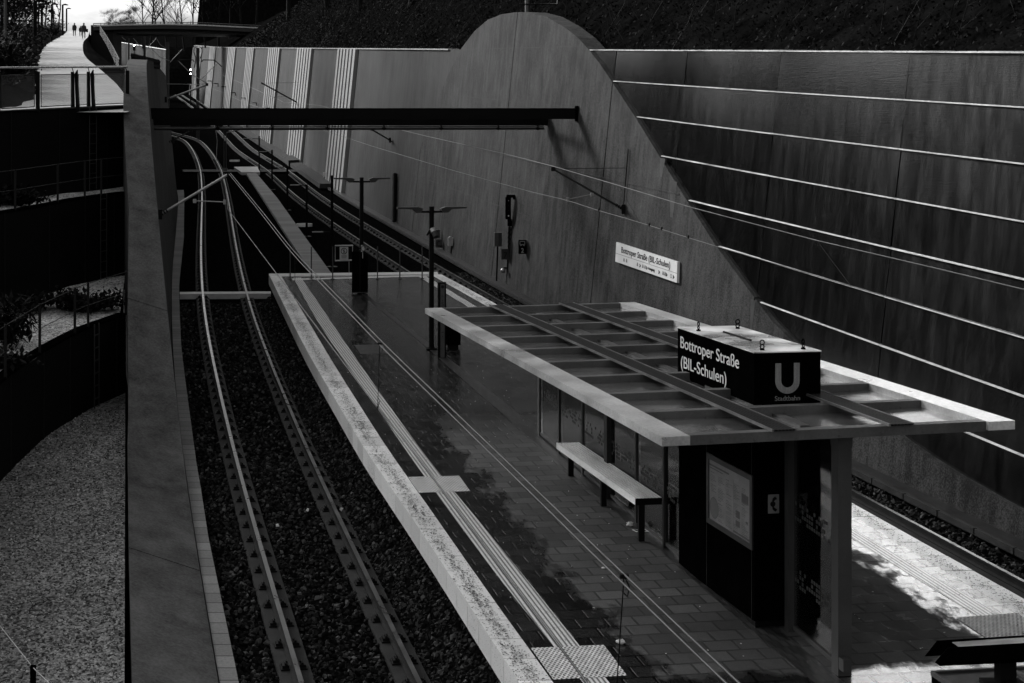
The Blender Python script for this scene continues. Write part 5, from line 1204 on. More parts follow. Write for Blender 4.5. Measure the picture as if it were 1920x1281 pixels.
m = MB(); fb(m, 934, 437, 940.5, 462, Ys_, .21, .295); obj('door', m, MT['dark'], t)
m = MB(); m.tube([at(933, 462, Ys_ + .3), at(932.5, 480, Ys_ + .3), at(931, 527, Ys_ + .3)], .032, 6); obj('pipe', m, MT['blackmatt'], t)
Y2_ = wr_px(987, 463)[0]
t = thing('stop_sign', 'small black box sign with a tram symbol and the number 2', 'sign', at(980, 463, Y2_)); m = MB(); fb(m, 972.5, 450.5, 987, 476, Y2_, .12, -.05); obj('box', m, MT['black'], t)
m = MB(); Yq = Y2_ - .115
for q_ in (((975, 453), (984, 453)), ((984, 453), (984, 458.5)), ((984, 458.5), (975, 458.5)), ((975, 458.5), (975, 453)), ((975, 461), (978.5, 460)), ((980.5, 460), (984, 461))): m.tube([at(*q_[0], Yq), at(*q_[1], Yq)], .010, 4)
obj('pictogram', m, MT['offwhite'], t); text_ob('2', .22, MT['offwhite'], t, at(976.6, 474, Yq), (1, 0, 0), (0, 0, 1), 1.0, 'numeral')
Y3_ = wr_px(830, 457)[0]
t = thing('phone_sign', 'square grey telephone sign on the wall right of the nearer lamp pole', 'sign', at(823, 457, Y3_)); m = MB(); fb(m, 816.3, 449, 830, 464.5, Y3_, .03, -.06); obj('plate', m, MT['post'], t)
m = MB(); handset(m, at(821.5, 457, Y3_ - .085), .23); obj('pictogram', m, MT['ink'], t)
m = MB(); fb(m, 824.5, 460.5, 829.3, 463, Y3_, .004, -.079); obj('printing', m, MT['ink'], t)
t = thing('plate_sign', 'blank grey plate on the wall above the square telephone sign', 'sign', at(820, 440, Y3_ + .5)); m = MB(); fb(m, 815.5, 430, 825, 447, Y3_, .03, .4); obj('plate', m, MT['post'], t); m = MB(); fb(m, 815.5, 430, 825, 430.8, Y3_, .04, .4); obj('edge', m, MT['white'], t)
Y4_ = wr_px(848, 455)[0]
t = thing('phone_box', 'small pale call box with a cable on the wall right of the telephone sign', 'box', at(845, 455, Y4_)); m = MB(); fb(m, 840, 446, 849.5, 461, Y4_, .14, -.05); m.ball(at(844, 446, Y4_ - .05), .07, 8, 5); obj('box', m, MT['offwhite'], t)
m = MB(); m.tube([at(847, 461, Y4_ - .02), at(845.5, 470, Y4_ - .02), at(846.5, 480, Y4_ - .02)], .03, 5); obj('cable', m, MT['ink'], t)
# station name sign
c4_ = [wr_px(x, y, .09) for x, y in ((1155.5, 454), (1269.8, 491), (1268, 530.5), (1153, 490.5))]
print('sign', c4_)
Ya_, Yb_ = (c4_[0][0] + c4_[3][0]) / 2, (c4_[1][0] + c4_[2][0]) / 2
P_ = [wr(Yb_, c4_[2][1], .10), wr(Ya_, c4_[3][1], .10), wr(Ya_, c4_[0][1], .10), wr(Yb_, c4_[1][1], .10)]
A_, B_, C_, D_ = [at(x, y, wr_px(x, y, .09)[0]) for x, y in ((1153.5, 490.5), (1268.8, 530.5), (1270, 491), (1155.5, 454))]
nv_ = -((B_ - A_).cross(D_ - A_)).normalized(); nv_ = nv_ if nv_.x < 0 else -nv_
t = thing('station_sign', 'long white station name sign with small direction symbols, mounted on the bell slab', 'sign', (A_ + C_) / 2)
m = MB(); m.prism([A_, B_, C_, D_], -nv_ * .07); obj('panel', m, MT['white'], t)
rv = (B_ - A_); uv = (D_ - A_); ru = rv.normalized(); uu = uv.normalized(); LW, LHh = rv.length, uv.length
def sp_(u, v, l_=.004): return A_ + rv * u + uv * v + nv_ * l_
print('sign size', LW, LHh)
m = MB(); m.add([sp_(0, .425), sp_(1, .425), sp_(1, .44), sp_(0, .44)], [(0, 1, 2, 3)]); obj('divider', m, MT['ink'], t)
tx = text_ob('Bottroper Straße (BIL-Schulen)', LHh * .42, MT['ink'], t, sp_(.095, .56), ru, uu, 1, 'lettering', 'LEFT', .002, .003); fit(tx, LW * .80, ru)
tx = text_ob('Ausgang', LHh * .19, MT['ink'], t, sp_(.56, .17), ru, uu, 1, 'lettering', 'LEFT', .002, .003); fit(tx, LW * .105, ru)
for u in (.43, .54, .735, .85, .955): tx = text_ob('>', LHh * .26, MT['ink'], t, sp_(u - .01, .12), ru, uu, 1, 'arrow', 'LEFT', .002, .012); fit(tx, LW * .022, ru)
m = MB()
for u in (.155, .20, .385, .475, .51, .795, .825): m.add([sp_(u - .013, .15), sp_(u + .013, .15), sp_(u + .008, .30), sp_(u - .008, .34)], [(0, 1, 2, 3)])
ring(m, sp_(.915, .22, .005), LHh * .10, LHh * .035, 14, ru, uu); obj('symbols', m, plain('grey print', .12, .5, 0, .1, 3, 0), t)
# dark slot door, white lamp box on wall, brackets
t = thing('wall_pipe', 'tall dark steel channel upright against the ribbed wall beside the bell', 'channel', wr(*wr_px(741, 414), .05)); a, b = wr_px(742.5, 326), wr_px(741, 416)
m = MB(); p0, p1 = wr(a[0], a[1], .05), wr(b[0], b[1], .05); m.tube([p0, p1], .12, 4); obj('channel', m, MT['blackmatt'], t)
Yq = wr_px(612, 328)[0]; t = thing('floodlight', 'small white box lamp fixed low on the ribbed wall', 'lamp', at(611, 328, Yq)); m = MB(); fb(m, 606, 323.5, 617.5, 332, Yq, .3, -.1); obj('box', m, MT['white'], t); m = MB(); fb(m, 608, 332, 616, 333.5, Yq, .25, -.1); obj('lens', m, MT['blackmatt'], t)
for i, (x, y) in enumerate(((398, 152), (425, 163), (443, 174), (462, 184), (483, 193), (508, 203), (410, 157))):
    Yq, hq = wr_px(x, y); t = thing('wall_bracket', 'small dark bracket in the descending row on the ribbed wall', 'bracket', wr(Yq, hq, .1), 'brackets stepping down the ribbed wall'); m = MB(); k_ = Yq / F; c_ = wr(Yq, hq, .1); m.box(c_ - Vector((4 * k_, 0, 0)), (8 * k_, .1, 1.6 * k_)); m.box(c_ - Vector((0, 0, 2.5 * k_)), (1.5 * k_, .1, 6 * k_)); obj('arm', m, MT['ink'], t)
# ================================================================== POSTS BETWEEN THE TRACKS
PB = [(486, 217, 321, 2.56, 460), (510, 281, 356, 2.5, 489), (538.8, 312, 395, 2.4, 518), (575, 346, 444, 2.4, 548), (622.5, 329, 501, 3.6, 590)]
names_ = ['farthest', 'second farthest', 'middle', 'second nearest', 'nearest and tallest']
for (x, yt, yb, H_, xa), nm in zip(PB, names_):
    b = pg(x, yb, -.1); H_ = (yb - yt if yt > 250 else yb - 255) * b.y / F; t = thing('bollard_lamp', nm + ' of the five slim dark lamp posts between the tracks', 'lamp', b, 'slim lamp posts between the tracks')
    m = MB(); m.tube([b, b + Vector((0, 0, H_))], .062, 6); obj('post', m, MT['blackmatt'], t); m = MB(); m.tube([b + Vector((0, 0, .0)), b + Vector((0, 0, .03))], .22, 10); obj('foot', m, MT['dark'], t)
    hh = min(H_ - .05, 2.35) if H_ < 3 else 1.35 * 1.0; k_ = b.y / F
    m = MB(); m.tube([b + Vector((0, 0, hh)), b + Vector((-(x - xa) * k_ * .55, 0, hh + .02))], .02, 5); obj('arm', m, MT['blackmatt'], t)
    m = MB(); m.tube([b + Vector((-(x - xa) * k_ * .5, 0, hh + .02)), b + Vector((-(x - xa) * k_ * 1.15, 0, hh + .02))], .032, 6); obj('lamp_tube', m, MT['wirelight'], t)
# ================================================================== LEFT SIDE: RAILINGS, LADDERS
def on_curve(A, x):
    best = min(range(len(A) - 1), key=lambda i: abs(CX + F * A[i].x / A[i].y - x)); return A[best]
def cable_rail(A, xs, label, hh=1.0):
    P = [on_curve(A, x) for x in xs]; t = thing('cable_railing', label, 'railing', P[0])
    for p in P: m = MB(); m.box(p + Vector((0, 0, hh / 2)), (.05, .05, hh)); obj('post', m, MT['ink'], t)
    A0 = P[0] + (P[0] - P[1]) * 1.2 * 0
    for z_ in (hh - .02, hh * .5): m = MB(); m.tube([p + Vector((0, 0, z_ )) for p in P], .008, 4); obj('cable', m, MT['dark'], t)
cable_rail(CA, (-300, -190, -110, -48, 10, 74.5, 142, 166, 236), 'cable railing with slim posts along the lowest curved black wall')
cable_rail(BA, (-160, -60, 30, 109, 161, 187, 238), 'cable railing with slim posts along the middle curved black wall')
b = Vector(((62 - CX) * 17 / F, 17, gz(17, .3))); t = thing('cable_railing', 'black post with a bright taut cable in the near left corner of the gravel', 'railing', b); zt_ = zpx(1248, 17); m = MB(); m.box((b.x, b.y, (b.z - .2 + zt_) / 2), (.06, .06, zt_ - b.z + .2)); obj('post', m, MT['black'], t)
m = MB(); tp = at(62, 1252, 17); m.tube([at(-90, 1060, 19.5), tp], .007, 5); m.tube([tp, at(92, 1281, 16.0), at(140, 1330, 15)], .007, 5); obj('cable', m, MT['wirelight'], t)
def ladder(x0, x1, P, ht, label, s_, nrm):
    a = on_curve(P, (x0 + x1) / 2); i = P.index(a); n_ = nrm[i] * s_; d_ = (P[min(i + 1, len(P) - 1)] - P[i]).normalized(); k_ = a.y / F; w_ = (x1 - x0) * k_; t = thing('wall_ladder', label, 'ladder', a)
    f_ = a - n_ * .08
    for e in (-1, 1): m = MB(); m.tube([f_ + d_ * e * w_ / 2, f_ + d_ * e * w_ / 2 + Vector((0, 0, ht + .05))], .016, 5); obj('rail', m, MT['dark'], t)
    for r_ in range(int(ht / .28)): m = MB(); z_ = .2 + r_ * .28; m.box(f_ + Vector((0, 0, z_)), (w_, .04, .025), d_, n_); obj('rung', m, MT['dark'], t)
ladder(166, 184, Cb, 1.8, 'dark rung ladder on the lowest curved black wall', sC, nC); ladder(181, 199, Bb, 2.25, 'dark rung ladder on the middle curved black wall', sB, nB); ladder(163, 182, Ab, 2.3, 'dark rung ladder on the topmost curved black wall', sA, nA)
# mesh railing along the path
Pf = {x: on_curve(AA, x) for x in (-240, -130, 1, 71, 141, 171, 239)}
t = thing('mesh_railing', 'steel handrail with wire mesh bays along the top of the highest curved wall', 'railing', Pf[71]); ks = sorted(Pf)
m = MB(); m.tube([Pf[k_] + Vector((0, -.04, 1.16)) for k_ in ks], .028, 7); obj('handrail', m, MT['steel'], t)
for x in ks:
    p = Pf[x]; m = MB()
    if x in (141, 171):
        for e in (-1, 1): m.prism([p + Vector((e * .07 - .05, 0, -.05)), p + Vector((e * .07 + .05, 0, -.05)), p + Vector((e * .05 + .04 - .03, 0, 1.06 + .03 * e)), p + Vector((e * .05 - .04 - .03, 0, 1.0 - .03 * e))], (0, .12, 0))
        m.tube([p + Vector((-.04, -.02, 1.02)), p + Vector((-.08, -.04, 1.15))], .012, 4)
    else: m.box(p + Vector((0, 0, .5)), (.10, .10, 1.1)); m.tube([p + Vector((0, 0, 1.03)), p + Vector((-.06, -.04, 1.15))], .012, 4)
    obj('post', m, MT['blackmatt'], t)
for a, b in zip(ks[:-1], ks[1:]):
    A0, B0 = Pf[a] + Vector((.09, 0, .10)), Pf[b] + Vector((-.09, 0, .10)); m = MB(); up = Vector((0, 0, .86))
    m.tube([A0, B0, B0 + up, A0 + up, A0], .014, 4); obj('mesh_frame', m, MT['dark'], t)
    L_ = (B0 - A0).length; sp__ = .06; m = MB(); n_ = int((L_ + .86) / sp__)
    for i in range(1, n_):
        s = i * sp__
        for d_ in (0, 1):
            x0_, z0_ = (s, 0) if s < L_ else (L_, s - L_); x1_, z1_ = (0, s) if s < .86 else (s - .86, .86)
            if d_: x0_, x1_ = L_ - x0_, L_ - x1_
            f_ = (B0 - A0).normalized(); m.tube([A0 + f_ * x0_ + Vector((0, 0, z0_)), A0 + f_ * x1_ + Vector((0, 0, z1_))], .0035, 3, False)
    obj('wire_mesh', m, MT['dark'], t)
m = MB(); m.tube([Pf[k_] + Vector((0, 0, .02)) for k_ in ks], .035, 4); obj('base_rail', m, MT['dark'], t)
# picket fence on the left wall's top and slatted fence above the cutting
def picket(P0, P1, hh, label, step=.13, name='picket_fence', top=True):
    t = thing(name, label, 'fence', P0); L_ = (P1 - P0).length; d_ = (P1 - P0).normalized(); m = MB(); nn_ = Vector((d_.y, -d_.x, 0)).normalized()
    for i in range(int(L_ / step)): p = P0 + d_ * (i * step); m.box(p + Vector((0, 0, hh / 2)), (.05, .02, hh + .06 * (i % 2)), d_, nn_)
    tag(obj('pickets', m, MT['blackmatt'], t))
    m = MB(); m.box((P0 + P1) / 2 + Vector((0, 0, hh * .8)), (L_, .04, .08), d_, nn_); m.box((P0 + P1) / 2 + Vector((0, 0, hh * .25)), (L_, .04, .08), d_, nn_); m.box((P0 + P1) / 2 + Vector((0, .02, hh * .48)), (L_, .01, hh * .9), d_, nn_); obj('rails', m, MT['blackmatt'], t)
picket(at(246, 119, 52), at(300, 129, 62), .0 + (119 - 105) * 52 / F * 1.3, 'low black picket fence on top of the left wall')
pf = [(187.5, 49, 215), (200, 68, 185), (212, 88, 150), (224, 112, 118)]
t = thing('slatted_fence', 'dark horizontal-bar fence descending from the far bridge beside the grass bank', 'fence', at(224, 112, 118)); P = [at(x, y, Y) for x, y, Y in pf]
P = dens(P, 4)
for p in P[::2]: m = MB(); m.tube([p - Vector((0, 0, 1.2)), p], .06, 4); obj('post', m, MT['blackmatt'], t)
for r_ in range(5): m = MB(); m.tube([p - Vector((0, 0, .02 + r_ * .26)), ] and [p - Vector((0, 0, .02 + r_ * .26)) for p in P], .045 if r_ else .06, 4); obj('bar', m, MT['blackmatt'], t)
# ================================================================== PATH LAMPS, PEOPLE, CAR
for i, (x, Y, H_, lb) in enumerate(((66, 75, 3.45, 'nearest path lamp, dark, left of the pale path'), (78.5, 126, 3.6, 'second path lamp from the railing, left of the path'), (97, 150, 3.75, 'third path lamp from the railing, against the bright sky'), (117.5, 185, 3.9, 'fourth path lamp, near the walkers'), (124.8, 235, 3.8, 'farthest path lamp, at the crest of the path'))):
    b = at(x, 0, Y); b.z = zpath(Y) - .2; t = thing('street_lamp', lb, 'lamp', b, 'lamps along the path'); m = MB(); m.tube([b, b + Vector((0, 0, H_ + .2))], .09 + Y * .0002, 6); obj('pole', m, MT['blackmatt'], t)
    m = MB(); o = b + Vector((0, 0, H_ + .15)); hl_ = .52 + Y * .001; m.tube([o, o + Vector((.12, 0, .06)), o + Vector((hl_ * .5, 0, .08)), o + Vector((hl_, 0, .0))], [.05, .09, .12, .05], 6); obj('lamp_head', m, MT['blackmatt'], t)
b = at(10, 0, 56); b.z = ter(b.x, 56); t = thing('tall_pole', 'thick grey pole at the left edge, behind the mesh railing', 'pole', b); m = MB(); m.tube([b, b + Vector((0, 0, 9))], .055, 8); obj('pole', m, MT['post'], t); m = MB(); m.tube([b + Vector((0, 0, -.1)), b + Vector((0, 0, .1))], .12, 8); obj('base', m, MT['dark'], t)
def skin_body(name, joints, edges, parent, mat):
    me = bpy.data.meshes.new(name); me.from_pydata([j[0] for j in joints], edges, []); o = bpy.data.objects.new(name, me); sc.collection.objects.link(o)
    sk = o.modifiers.new('s', 'SKIN'); su = o.modifiers.new('u', 'SUBSURF'); su.levels = 1; su.render_levels = 1
    for i, j in enumerate(joints): me.skin_vertices[0].data[i].radius = (j[1], j[1] * (j[2] if len(j) > 2 else 1))
    me.skin_vertices[0].data[0].use_root = True
    dg = bpy.context.evaluated_depsgraph_get(); m2 = bpy.data.meshes.new_from_object(o.evaluated_get(dg)); bpy.data.objects.remove(o); m2.name = name; m2.materials.clear(); m2.materials.append(mat)
    return add_ob(name, m2, parent)
def person(x, y, Y, H_, label, bag=False, turn=0):
    b = at(x, y, Y); b.z = zpath(Y) + .03; t = thing('person', label, 'person', b); s = H_ / 1.75
    J = [((0, 0, .95), .15), ((0, 0, 1.2), .15), ((0, 0, 1.42), .17, .7), ((0, .0, 1.53), .06), ((0, .0, 1.6), .09), ((0, -.01, 1.70), .07),
         ((.10, 0, .9), .10), ((.12, .05, .5), .07), ((.12, .02, .1), .05), ((.12, -.12, .04), .04), ((-.10, 0, .9), .10), ((-.12, -.08, .5), .07), ((-.12, .06, .1), .05), ((-.12, -.08, .04), .04),
         ((.20, 0, 1.40), .07), ((.26, .03, 1.12), .055), ((.24, -.08, .90), .04), ((.23, -.1, .82), .035), ((-.20, 0, 1.40), .07), ((-.26, .03, 1.12), .055), ((-.24, -.06, .90), .04), ((-.23, -.08, .82), .035)]
    E = [(0, 1), (1, 2), (2, 3), (3, 4), (4, 5), (0, 6), (6, 7), (7, 8), (8, 9), (0, 10), (10, 11), (11, 12), (12, 13), (2, 14), (14, 15), (15, 16), (16, 17), (2, 18), (18, 19), (19, 20), (20, 21)]
    J = [tuple([tuple(c * s for c in j[0]), j[1] * s] + list(j[2:])) for j in J]; skin_body('body', J, E, t, MT['cloth'])
    m = MB(); m.tube([b + Vector((0, 0, z_ * s)) for z_ in (.78, .95, 1.2, 1.42, 1.5)], [.25 * s, .22 * s, .20 * s, .21 * s, .1 * s], 10); obj('coat', m, MT['cloth'], t)
    m = MB(); m.ball(b + Vector((0, .02, 1.66 * s)), .115 * s, 8, 6, (1, 1, 1.1)); obj('hair', m, MT['ink'], t)
    m = MB(); m.ball(b + Vector((0, -.05, 1.63 * s)), .085 * s, 8, 6, (1, .8, 1.2)); obj('face', m, MT['skin'], t)
    if bag: m = MB(); m.box(b + Vector((.36 * s, 0, .92 * s)), (.22, .14, .34)); obj('bag', m, MT['ink'], t)
person(139.5, 67, 178, 1.6, 'person in a long dark coat, left of the group on the path'); person(157, 72, 160, 1.72, 'taller person in dark clothes with a bag, nearest walker on the path', True); person(151, 66, 178, 1.25, 'small person standing between the two adults on the path')
b = at(129.5, 56, 300); b.z = 24.6 + .8; t = thing('parked_car', 'tiny dark car beyond the crest of the path', 'car', b)
m = MB(); m.box(b + Vector((0, 0, .75)), (1.8, 4.2, .7)); obj('body', m, MT['black'], t); m = MB(); m.hexa([b + Vector(v) for v in ((-.8, -1, 1.1), (.8, -1, 1.1), (.8, 1.3, 1.1), (-.8, 1.3, 1.1), (-.6, -.5, 1.6), (.6, -.5, 1.6), (.6, .9, 1.6), (-.6, .9, 1.6))]); obj('cabin', m, MT['dark'], t)
for sx in (-.6, .6): m = MB(); m.ball(b + Vector((sx, -2.1, .85)), .14, 8, 5); obj('headlight', m, MT['lamp'], t)
for sx in (-.85, .85):
    for sy in (-1.3, 1.3): m = MB(); m.tube([b + Vector((sx - .1, sy, .3)), b + Vector((sx + .1, sy, .3))], .32, 12); obj('wheel', m, MT['blackmatt'], t)
# ================================================================== FAR BRIDGE, BUILDING
YB = 228
t = thing('road_bridge', 'dark shallow-arched bridge crossing the cutting in the distance', 'bridge', at(320, 60, YB))
def bl(y0s, Y, n=24): return [at(x, interp(y0s, x), Y) for x in [175 + i * 14 for i in range(n)]]
y_top = [(175, 49.5), (240, 47.5), (310, 46.5), (380, 48), (440, 51), (500, 54)]; y_bot = [(175, 60), (212, 61), (240, 63), (310, 63.5), (400, 64.5), (500, 66)]
A = bl(y_top, YB - 4); Bq = bl([(x, y + 7.5) for x, y in y_top], YB - 4); C2 = bl(y_bot, YB - 2.5)
m = MB(); n = len(A); m.add(A + Bq, [(i, i + 1, n + i + 1, n + i) for i in range(n - 1)]); A2 = [a + Vector((0, 9, 0)) for a in A]; m.add(A + A2, [(i, i + 1, n + i + 1, n + i) for i in range(n - 1)]); B2 = [a + Vector((0, 9, 0)) for a in Bq]; m.add(Bq + B2, [(i, i + 1, n + i + 1, n + i) for i in range(n - 1)]); obj('deck', m, MT['dark'], t)
m = MB(); m.tube([a + Vector((0, -.06, 0)) for a in A], .14, 4); obj('kerb_edge', m, MT['offwhite'], t)
m = MB(); Bi = bl([(x, y + 7) for x, y in y_top], YB - 2.5); m.add(Bi + C2, [(i, i + 1, n + i + 1, n + i) for i in range(n - 1)]); C3 = [c + Vector((0, 6, 0)) for c in C2]; m.add(C2 + C3, [(i, i + 1, n + i + 1, n + i) for i in range(n - 1)]); obj('girder', m, MT['post'], t)
rl = bl([(x, y - 5) for x, y in y_top], YB - 4); m = MB(); m.tube(rl, .06, 4); m.tube([(a + b) / 2 for a, b in zip(rl, A)], .03, 4); obj('handrail', m, MT['post'], t)
for i in range(0, n, 1): m = MB(); m.tube([A[i], rl[i]], .05, 4); obj('railing_post', m, MT['blackmatt'], t)
m = MB(); a = at(200, 50, YB); m.hexa([Vector((a.x - 2, YB - 3, 14)), Vector((a.x + 1.5, YB - 3, 14)), Vector((a.x + 1.5, YB + 6, 14)), Vector((a.x - 2, YB + 6, 14))] + [Vector((a.x - 2, YB - 3, a.z)), Vector((a.x + 1.5, YB - 3, a.z)), Vector((a.x + 1.5, YB + 6, a.z)), Vector((a.x - 2, YB + 6, a.z))]); obj('abutment', m, MT['ink'], t)
YQ = 400; b = at(400, 33, YQ); k = YQ / F
t = thing('apartment_building', 'dim grey apartment block behind the bare trees beyond the bridge', 'building', b)
m = MB(); m.box(b + Vector((0, 4, 1.0)), (36 * k, 8, 18)); obj('wall', m, MT['post'], t)
for r_ in range(5):
    for c_ in range(4): m = MB(); m.box(b + Vector((-2.0 + c_ * 1.3, -.03, 1.2 + r_ * 1.9)), (.8, .1, .9)); f_ = obj('window', m, MT['offwhite'], t); m = MB(); m.box(b + Vector((-2.0 + c_ * 1.3, -.07, 1.2 + r_ * 1.9)), (.64, .06, .76)); obj('pane', m, MT['blackmatt'], f_)
m = MB(); m.box(b + Vector((0, 4, 10.2)), (40 * k, 9, .4)); obj('roof', m, MT['dark'], t)
# pole with box on top of the bell
Yp = 57; b = wr(Yp, 8.4, -1.2); p0 = at(989, 23, Yp + 1.2); b = Vector((p0.x, p0.y, wr(Yp, 8.2).z - .3))
t = thing('sign_pole', 'grey pole with a framed panel rising behind the top of the bell slab', 'pole', b); m = MB(); tp = at(989, -60, Yp + 1.2); m.tube([b, tp], .10, 8); obj('pole', m, MT['galvdark'], t)
m = MB(); c_ = at(1009, -10, Yp + 1.1); fr_p = [at(x, y, Yp + 1.05) for x, y in ((972, -30), (1045, -30), (1045, 8), (972, 8), (972, -30))]; m.tube(fr_p, .03, 4); obj('frame', m, MT['dark'], t)
# ================================================================== LAMP UNIT IN THE NEAR RIGHT CORNER
Yn = 13.2; k = Yn / F
t = thing('cabinet', 'dark display cabinet with a wet flat top in the near right corner', 'cabinet', at(1850, 1260, Yn))
def q8(x0, x1, y, Ya, Yb__, zt__, zb__): return None
zt_ = at(0, 1254, Yn).z; xa = at(1750, 0, Yn).x; xb = at(2100, 0, Yn).x
m = MB(); m.box(((xa + xb) / 2, Yn - .42, zt_ - .6), (xb - xa, .9, 1.16), nn, un); obj('body', m, MT['black'], t)
c0_ = Vector(((xa + xb) / 2, Yn - .42, zt_ - .01)); Lx = xb - xa
m = MB(); m.box(c0_, (Lx - .06, .84, .012), nn, un); obj('top', m, MT['chrome'] if False else MT['dark'], t)
m = MB()
for o_ in (-.44, .44): m.box(c0_ + un * o_ + UZ * .005, (Lx, .03, .04), nn, un)
for o_ in (-Lx / 2, -Lx / 2 + .75, Lx / 2): m.box(c0_ + nn * o_ + UZ * .005, (.03, .88, .04), nn, un)
obj('rim', m, MT['post'], t)
Yn = 12.35
b = at(1880, 1240, Yn + .5); t = thing('roof_lamp', 'black angular lamp trough on a short stub above the near right cabinet', 'lamp', b)
za_ = at(0, 1208, Yn + .4).z
m = MB(); m.box(Vector((at(1885, 0, Yn + .4).x, Yn + .4, (zt_ + za_ - .1) / 2)), (.14, .12, za_ - .1 - zt_ + .06)); m.box(Vector((at(1885, 0, Yn + .4).x, Yn + .4, zt_ + .02)), (.34, .26, .04)); m.tube([Vector((at(1896, 0, Yn + .3).x, Yn + .3, zt_ + .03)), Vector((at(1896, 0, Yn + .3).x, Yn + .3, zt_ + .09))], .04, 8); obj('stub', m, MT['blackmatt'], t)
def lp(x, y, Y): return at(x, y, Y)
# inverted trough: near wing, ridge sheet, far wing (ends cut at a slant)
nA_ = [lp(1754, 1243, Yn + .1), lp(2150, 1226, Yn + .16), lp(2150, 1193, Yn + .16), lp(1777.5, 1215, Yn + .1)]
m = MB(); m.prism(nA_, (0, .012, 0)); m.add([lp(1754, 1243, Yn + .1), lp(2150, 1226, Yn + .16), lp(2150, 1232, Yn + .24), lp(1762, 1249, Yn + .18)], [(0, 1, 2, 3)]); obj('near_wing', m, MT['black'], t)
fA_ = [lp(1735, 1231, Yn + .62), lp(2150, 1208, Yn + .7), lp(2150, 1178, Yn + .7), lp(1758, 1202, Yn + .62)]
m = MB(); m.prism(fA_, (0, .012, 0)); obj('far_wing', m, MT['black'], t)
m = MB(); m.add([lp(1800, 1214, Yn + .11), lp(2150, 1194, Yn + .17), lp(2150, 1180, Yn + .69), lp(1785, 1204, Yn + .61)], [(0, 1, 2, 3)]); m.add([lp(1800, 1215, Yn + .11), lp(2150, 1195, Yn + .17), lp(2150, 1181, Yn + .69), lp(1785, 1205, Yn + .61)], [(3, 2, 1, 0)]); obj('inner_sheet', m, MT['galv'], t)
m = MB(); m.hexa([lp(1830, 1235, Yn + .2), lp(2140, 1220, Yn + .2), lp(2140, 1220, Yn + .5), lp(1830, 1235, Yn + .5), lp(1815, 1212, Yn + .2), lp(2140, 1196, Yn + .2), lp(2140, 1192, Yn + .5), lp(1815, 1208, Yn + .5)]); obj('tube_box', m, MT['blackmatt'], t)
# ================================================================== LITTER
def crumple(x, y, r, label, flat=.5, seed=1):
    c_ = pg(x, y, PH); t_ = MB(); vs = []; fs = []; rr_ = random.Random(seed); nu, nv_2 = 9, 6
    for j in range(nv_2 + 1):
        for i in range(nu):
            th_ = math.pi * j / nv_2; ph = 2 * math.pi * i / nu; q_ = r * rr_.uniform(.55, 1.15); vs.append(c_ + Vector((q_ * math.sin(th_) * math.cos(ph) * 1.3, q_ * math.sin(th_) * math.sin(ph), max(.006, r * flat + q_ * flat * math.cos(th_)))))
    for j in range(nv_2):
        for i in range(nu): a = j * nu + i; b_ = j * nu + (i + 1) % nu; fs.append((a, a + nu, b_ + nu, b_))
    t_.add(vs, fs); tag(obj('paper_scrap', t_, MT['paper']), label, 'litter')
crumple(1181, 987, .045, 'crumpled white paper scrap near the printed leaflet on the paving', .8, 1); crumple(1262, 1021, .10, 'larger torn white wrapper against the foot of the kiosk', .35, 2); crumple(1164, 1208, .045, 'small white scrap on the paving near the front of the platform', .7, 3); crumple(1133, 1066, .035, 'tiny white scrap on the paving under the twin wire', .3, 4); crumple(1204, 1008, .018, 'tiny white crumb just below the printed leaflet', .6, 5)
t = thing('leaflet', 'flat printed leaflet lying on the paving below the bench', 'leaflet', pg(1201, 995, PH)); m = MB(); c_ = pg(1201, 995, PH + .012); m.box(c_, (.20, .13, .004), (1, .1, 0), (-.3, 1, 0), (0, 0, 1)); obj('sheet', m, MT['paper'], t)
m = MB()
for u, v, a_, b_ in ((-.065, 0, .04, .08), (.0, .025, .05, .03), (.045, -.01, .07, .06), (-.01, -.03, .04, .02)): m.box(c_ + Vector((u, v, .004)), (a_, b_, .002), (1, .1, 0), (-.3, 1, 0))
obj('printing', m, MT['ink'], t)
crumbs = MB(); rr_ = random.Random(21)
for _ in range(260):
    s_ = rr_.random(); Y = rr_.uniform(16, 34); a = interp(PLi, Y); b_ = interp(PRi, Y); X = a + (b_ - a) * rr_.random(); p = pp(X, Y, PH + .004); r_ = rr_.uniform(.004, .010); an = rr_.uniform(0, 3.1); crumbs.box(p, (r_ * 2.2, r_, .004), (math.cos(an), math.sin(an), 0), (-math.sin(an), math.cos(an), 0))
tag(obj('litter_crumbs', crumbs, MT['paper']), kind='stuff')
tw_ = MB(); rr_ = random.Random(31)
for _ in range(130):
    Y = 15 + 17 * rr_.random(); X = -.1322 * Y - .1 - 3.2 * rr_.random(); z = gz(Y, .30) + .05 * noise.noise(Vector((X * .8, Y * .8, 1))) + .03; a_ = rr_.uniform(0, 3.14); L_ = rr_.uniform(.04, .32) * rr_.random(); p = Vector((X, Y, z)); d_ = Vector((math.cos(a_), math.sin(a_), 0)) * L_
    tw_.tube([p, p + d_ * .5 + Vector((.01, .01, .015)), p + d_], [.009, .007, .003], 4, False)
tag(obj('fallen_twigs', tw_, MT['ink']), kind='stuff')
tr_l = random.Random(4)
for i, (x, y) in enumerate(((577, 956), (520, 985), (640, 955))):
    c_ = pg(x, y, -.1); m = MB(); rock(m, c_, .04); tag(obj('paper_scrap', m, MT['paper']), ['white scrap between the rails of the left track, halfway along', 'small white scrap in the ballast left of the right-hand rail', 'bright scrap beside the right-hand rail strip'][i], 'litter')
